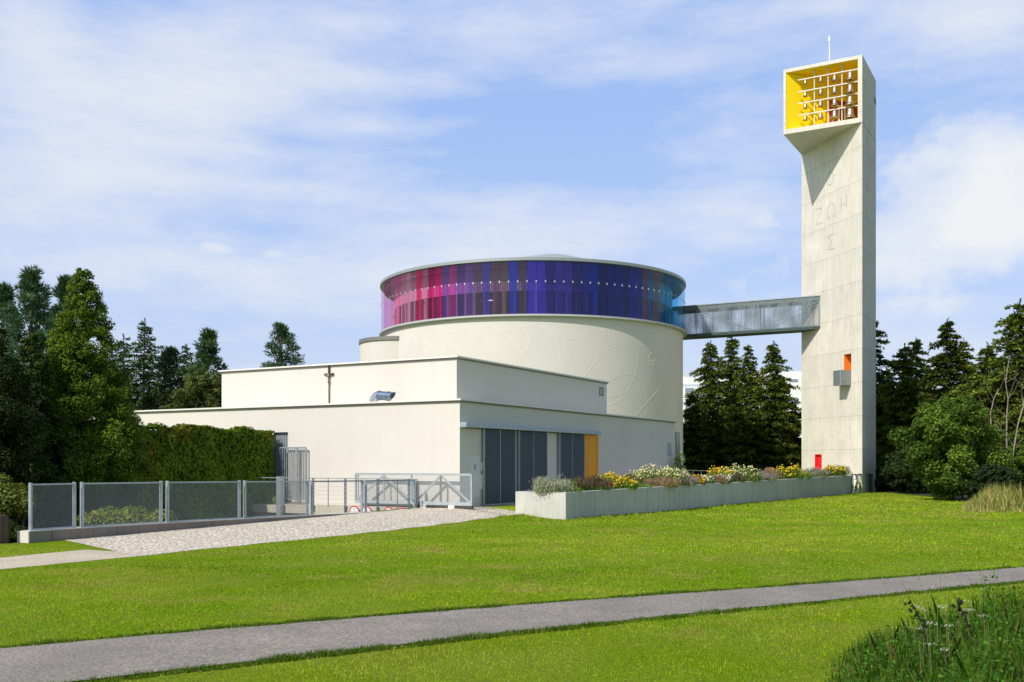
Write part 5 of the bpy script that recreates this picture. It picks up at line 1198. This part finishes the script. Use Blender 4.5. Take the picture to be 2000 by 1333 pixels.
tallgrass('tall_meadow_grass', 'tall straw coloured meadow grass at the right edge of the lawn', 15000, lambda r, n: .45+.15*r.random(n), lambda r, n: 40+13*r.random(n), .35, 1.15, .020, [(.50, .42, .16), (.42, .38, .13), (.20, .26, .06), (.30, .33, .08)], 3, lambda X, Y: np.clip((X/Y-.45)/.03, .0, 1)*np.clip((Y-39.5)/3, 0, 1)*np.clip((53-Y)/2, .3, 1)*(.35+.95*vnoise(X, Y, .7, 91)))
def wz(X, Y):
    f = (X/Y-.300)/.20; n_ = vnoise(X, Y, .5, 55)*.6+vnoise(X, Y, .16, 56)*.55; f = f+.55*(vnoise(X, Y, .7, 57)-.5); return np.clip(f, 0, 1)**.7*(.30+.95*n_)*np.clip((X/Y-.298)/.05, 0, 1)*np.clip((9.1-Y)/1.0, .3, 1)
tallgrass('roadside_weeds', 'dark green tangle of tall weeds at bottom right', 34000, lambda r, n: .30+.31*r.random(n)**.8, lambda r, n: 5.0+4.0*r.random(n), .2, .80, .0038, [(.06, .17, .012), (.04, .12, .010), (.10, .20, .015), (.05, .14, .01), (.08, .18, .012), (.26, .22, .08)], 4, wz)
def weeds_leaves():
    rs = np.random.default_rng(66); n = 36000; r = .31+.28*rs.random(n)**.8; Y = 5.1+3.1*rs.random(n); X = r*Y; f = wz(X, Y); kp = f > rs.random(n)*.75; X, Y, f = X[kp], Y[kp], f[kp]; n = len(X)
    a, w = aw(X, Y); gz = Gv(X, Y, a, w); z = gz+.66*f*rs.random(n); cen = np.stack([X, Y, z], 1)
    nrm = unit(rs.normal(size=(n, 3))*.7+np.array([-.1, -.2, .8])); d = unit(np.cross(nrm, rs.normal(size=(n, 3)))); s = np.cross(nrm, d)
    ln = .016+.024*rs.random(n); V, k = polys_from(cen, d, s, ln, ln*.6); C = np.array([.05, .13, .012])*(.45+1.4*rs.random((n, 1)))
    o = np_mesh('weed_leaves', V, k, C, LEAF); tag(o, 'small dark leaves among the weeds at bottom right', 'weeds', kind='stuff')
    n = 26; k = 0; VV = []; CC2 = []; st = MB()
    for i in range(n):
        rr = .40+.17*rs.random(); y = 6.2+2.2*rs.random(); x = rr*y; a, w = aw(x, y); g0 = lawn_z(x, y); hh = .42+.28*rs.random()
        c = np.array([x, y, g0+hh]); st.tube([(x+.03, y, g0), (x, y, g0+hh)], [.003, .002], 4)
        for j in range(26):
            q = rs.normal(size=2)*.022; cc = c+np.array([q[0], q[1], -.1*abs(q).sum()+.004*rs.normal()]); d1 = unit(rs.normal(size=(1, 3))*[1, 1, .3]); s1 = unit(np.cross(d1, [[0, 0, 1.]]))
            v, _k = polys_from(cc[None], d1, s1, np.array([.012]), np.array([.012])); VV.append(v); CC2.append([.62, .60, .48])
    o = np_mesh('yarrow_flowers', np.concatenate(VV), 4, np.array(CC2), PETAL); tag(o, 'flat white yarrow heads among the weeds at bottom right', 'flowers', kind='stuff')
    o2 = st.build('yarrow_stems', plain('stem_green', (.12, .16, .05), .7)); tag(o2, 'thin stems of the white yarrow at bottom right', 'weeds', kind='stuff')
weeds_leaves()
def sapling(px_pts, Y, label, seed, leafc=(.015, .04, .012)):
    pts = [P(x, y, Y) for x, y in px_pts]; root = thing('weed_sapling', pts[0], label, 'plant'); m = MB(); m.tube(pts, [.006-.004*i/(len(pts)-1) for i in range(len(pts))], 5); m.build('stem', IRON, root)
    rs = np.random.default_rng(seed); VV = []; n = 16
    cen = []
    for i in range(n):
        t = .25+.75*i/n*(len(pts)-1.001); t = min(t, len(pts)-1.01); q = interp(pts, t); cen.append((q[0]+rs.normal()*.022, q[1]+rs.normal()*.01, q[2]))
    cen = np.array(cen); nrm = unit(np.array([0, -1., .4])+rs.normal(size=(n, 3))*.5); d = unit(np.cross(nrm, rs.normal(size=(n, 3)))); s = np.cross(nrm, d)
    ang = np.linspace(0, 2*np.pi, 9)[:-1]; V = np.stack([cen+d*.017*math.cos(t)*(1.3 if abs(t) < .1 else 1)+s*.011*math.sin(t) for t in ang], 1).reshape(-1, 3)
    np_mesh('foliage', V, 8, np.array(leafc)*(.6+.8*rs.random((n, 1))), LEAF, root)
sapling([(1815, 1290), (1803, 1225), (1793, 1200), (1780, 1178), (1772, 1160)], 6.6, 'dark stem with round leaves rising above the weeds', 8)
sapling([(1900, 1260), (1885, 1205), (1872, 1180), (1862, 1160)], 6.8, 'thin dark stem with a seed head right of the round leaved stem', 9, (.03, .03, .015))
for i, (xs, yt, lean, lb) in enumerate([(1745, 1128, -22, 'thin pale grass stalk with seed plume, leftmost above the weeds'), (1770, 1130, -8, 'thin pale grass stalk just left of the round leaved stem'), (1812, 1118, -20, 'tall pale grass stalk arching over the path'), (1830, 1115, 8, 'tall dark forked grass stalk against the path'), (1849, 1112, -3, 'straight dark grass stalk right of the forked one')]):
    p0 = P(xs, 1260, 6.9); p1 = P(xs+lean*.2, 1190, 6.9); p2 = P(xs+lean, yt, 6.9); m = MB(); m.tube([p0, p1, p2], [.0015, .0012, .0008], 4)
    for k in range(14):
        t = k/14; q = Vector(p2).lerp(Vector(p1), t*.28); m.tube([q, q+Vector(((random.random()-.5)*.02, 0, .014))], [.0022, .0006], 4)
    o = m.build('grass_stalk', plain('straw', (.20, .19, .08), .8), None, origin=p0); tag(o, lb, 'grass stalk', 'grass stalks above the weeds')
# tree behind the photographer whose shade falls on the weeds (real tree, out of frame)
broadleaf('shade_tree', 'broad leafy tree behind the viewpoint shading the weeds', 'tree', (-3.6, -4.7, 0), 13.5, 2.1, 'round', .22, 12000, (.04, .08, .015), (.1, .15, .03), seed=81, crown_from=.66)

# ------------------------------------------------------------------ camera, light, sky
cam = bpy.data.cameras.new('camera'); co = bpy.data.objects.new('camera', cam); COL.objects.link(co); sc.camera = co
co.location = (0, 0, EYE); co.rotation_euler = (R(90), 0, 0); cam.sensor_width = 36; cam.sensor_fit = 'HORIZONTAL'; cam.lens = F/2000*36; cam.shift_y = (HY-666.5)/2000; cam.clip_end = 5000; cam.clip_start = .05
sd = Vector((-3.69, -4.0, 5.2)).normalized(); el_ = math.asin(sd.z)
sun = bpy.data.lights.new('sun', 'SUN'); so = bpy.data.objects.new('sun', sun); COL.objects.link(so); sun.energy = 4.85; sun.angle = R(.53); sun.color = (1, .94, .86)
so.rotation_euler = sd.to_track_quat('Z', 'Y').to_euler(); so.location = (-20, -20, 40)
w = bpy.data.worlds.new('World'); sc.world = w; w.use_nodes = True; nt = w.node_tree; bgn = nt.nodes['Background']
sky = nt.nodes.new('ShaderNodeTexSky'); sky.sky_type = 'NISHITA'; sky.sun_disc = False; sky.sun_elevation = el_; sky.sun_rotation = math.atan2(sd.x, sd.y); sky.air_density = 1.2; sky.dust_density = .9; sky.ozone_density = 2.0
tc = nt.nodes.new('ShaderNodeTexCoord'); dirv = tc.outputs['Generated']
mp = nt.nodes.new('ShaderNodeMapping'); mp.inputs['Scale'].default_value = (1.6, 1.6, 4.2); mp.inputs['Rotation'].default_value = (.0, R(10), 0); lk(nt, dirv, mp.inputs['Vector'])
wisp0 = noise(nt, mp.outputs[0], 1.9, 10, .62)
mp3 = nt.nodes.new('ShaderNodeMapping'); mp3.inputs['Scale'].default_value = (3.2, 3.2, 13); mp3.inputs['Rotation'].default_value = (0, R(14), 0); lk(nt, dirv, mp3.inputs['Vector'])
wisp1 = noise(nt, mp3.outputs[0], 2.4, 10, .66)
wisp = math_n(nt, 'ADD', math_n(nt, 'MULTIPLY', wisp0, .62), math_n(nt, 'MULTIPLY', wisp1, .40))
mp2 = nt.nodes.new('ShaderNodeMapping'); mp2.inputs['Scale'].default_value = (5, 5, 7); lk(nt, dirv, mp2.inputs['Vector'])
puff = noise(nt, mp2.outputs[0], 2.6, 9, .6)
def blob(px, py, sx, sy):
    """soft elliptical region around a sky direction"""
    k = Vector(((px-1000)/F, 1, (HY-py)/F)).normalized(); x = Vector((0, 0, 1)).cross(k).normalized(); y = k.cross(x)
    def dp(v):
        n = nt.nodes.new('ShaderNodeVectorMath'); n.operation = 'DOT_PRODUCT'; lk(nt, dirv, n.inputs[0]); n.inputs[1].default_value = v; return n.outputs['Value']
    a = math_n(nt, 'DIVIDE', dp(x), sx/F); b = math_n(nt, 'DIVIDE', dp(y), sy/F)
    r2 = math_n(nt, 'ADD', math_n(nt, 'MULTIPLY', a, a), math_n(nt, 'MULTIPLY', b, b))
    e = math_n(nt, 'POWER', 2.718, math_n(nt, 'MULTIPLY', r2, -1.0)); return math_n(nt, 'MULTIPLY', e, math_n(nt, 'GREATER_THAN', dp(k), 0.))
def addall(l):
    s = l[0]
    for q in l[1:]: s = math_n(nt, 'ADD', s, q)
    return s
def sc_(v, k): return math_n(nt, 'MULTIPLY', v, k)
soft = addall([sc_(blob(330, 190, 290, 120), .24), sc_(blob(60, 60, 110, 180), .16), sc_(blob(90, 370, 260, 80), .17), sc_(blob(640, 60, 220, 90), .16), sc_(blob(1050, 60, 170, 60), .22), sc_(blob(1250, 130, 150, 30), .14), sc_(blob(480, 365, 330, 25), .16), sc_(blob(760, 250, 160, 22), .14), sc_(blob(700, 150, 260, 40), .12),
               sc_(blob(1080, 440, 330, 60), .26), sc_(blob(500, 540, 700, 60), .16), sc_(blob(480, 430, 200, 30), -.07), sc_(blob(1900, 40, 150, 60), .25), sc_(blob(1600, 10, 120, 25), .14), sc_(blob(1400, 380, 130, 90), .12), sc_(blob(200, 30, 60, 50), -.13), sc_(blob(1150, 250, 300, 100), -.03), sc_(blob(560, 250, 60, 50), -.05)])
cum = addall([sc_(blob(1900, 420, 170, 130), .50), sc_(blob(1960, 300, 90, 60), .28), sc_(blob(1480, 425, 110, 40), .14), sc_(blob(415, 484, 48, 14), .24), sc_(blob(530, 497, 34, 11), .23), sc_(blob(1700, 480, 250, 80), .15)])
dz = nt.nodes.new('ShaderNodeSeparateXYZ'); lk(nt, dirv, dz.inputs[0])
m1 = math_n(nt, 'ADD', wisp, soft); cl1 = ramp(nt, m1, [(.48, (0,0,0)), (.60, (.30,.30,.30)), (.74, (.62,.62,.62)), (.95, (.90,.90,.90))])
m2 = math_n(nt, 'ADD', math_n(nt, 'MULTIPLY', puff, .9), cum); cl2 = ramp(nt, m2, [(.60, (0,0,0)), (.74, (.5,.5,.5)), (1.0, (.95,.95,.95))])
haze = math_n(nt, 'POWER', math_n(nt, 'SUBTRACT', 1.0, math_n(nt, 'MINIMUM', math_n(nt, 'MAXIMUM', math_n(nt, 'MULTIPLY', dz.outputs[2], 3.0), 0.), 1.)), 1.6)
front = ramp(nt, dz.outputs[1], [(.0, (0,0,0)), (.55, (1,1,1))])
blue = ramp(nt, dz.outputs[2], [(.0, (.58, .68, .90)), (.16, (.45, .60, .92)), (.42, (.36, .53, .92)), (1., (.10, .20, .5))])
blue = mixc(nt, 1.0, blue, (6.55, 6.65, 6.95), 'MULTIPLY')
base = mixc(nt, sc_(front, .82), sky.outputs[0], blue)
c = mixc(nt, sc_(haze, .5), base, (4.9, 5.2, 6.0))
c = mixc(nt, math_n(nt, 'MULTIPLY', cl1, math_n(nt, 'ADD', sc_(front, .85), .15)), c, (5.85, 5.95, 6.1))
c = mixc(nt, math_n(nt, 'MULTIPLY', cl2, front), c, (5.9, 6.0, 6.1))
lk(nt, c, bgn.inputs['Color']); bgn.inputs['Strength'].default_value = .15
sc.view_settings.view_transform = 'Standard'; sc.view_settings.look = 'None'; sc.view_settings.exposure = 0
sc.render.resolution_x = 1024; sc.render.resolution_y = 682
sc.cycles.max_bounces = 8; sc.cycles.transparent_max_bounces = 16
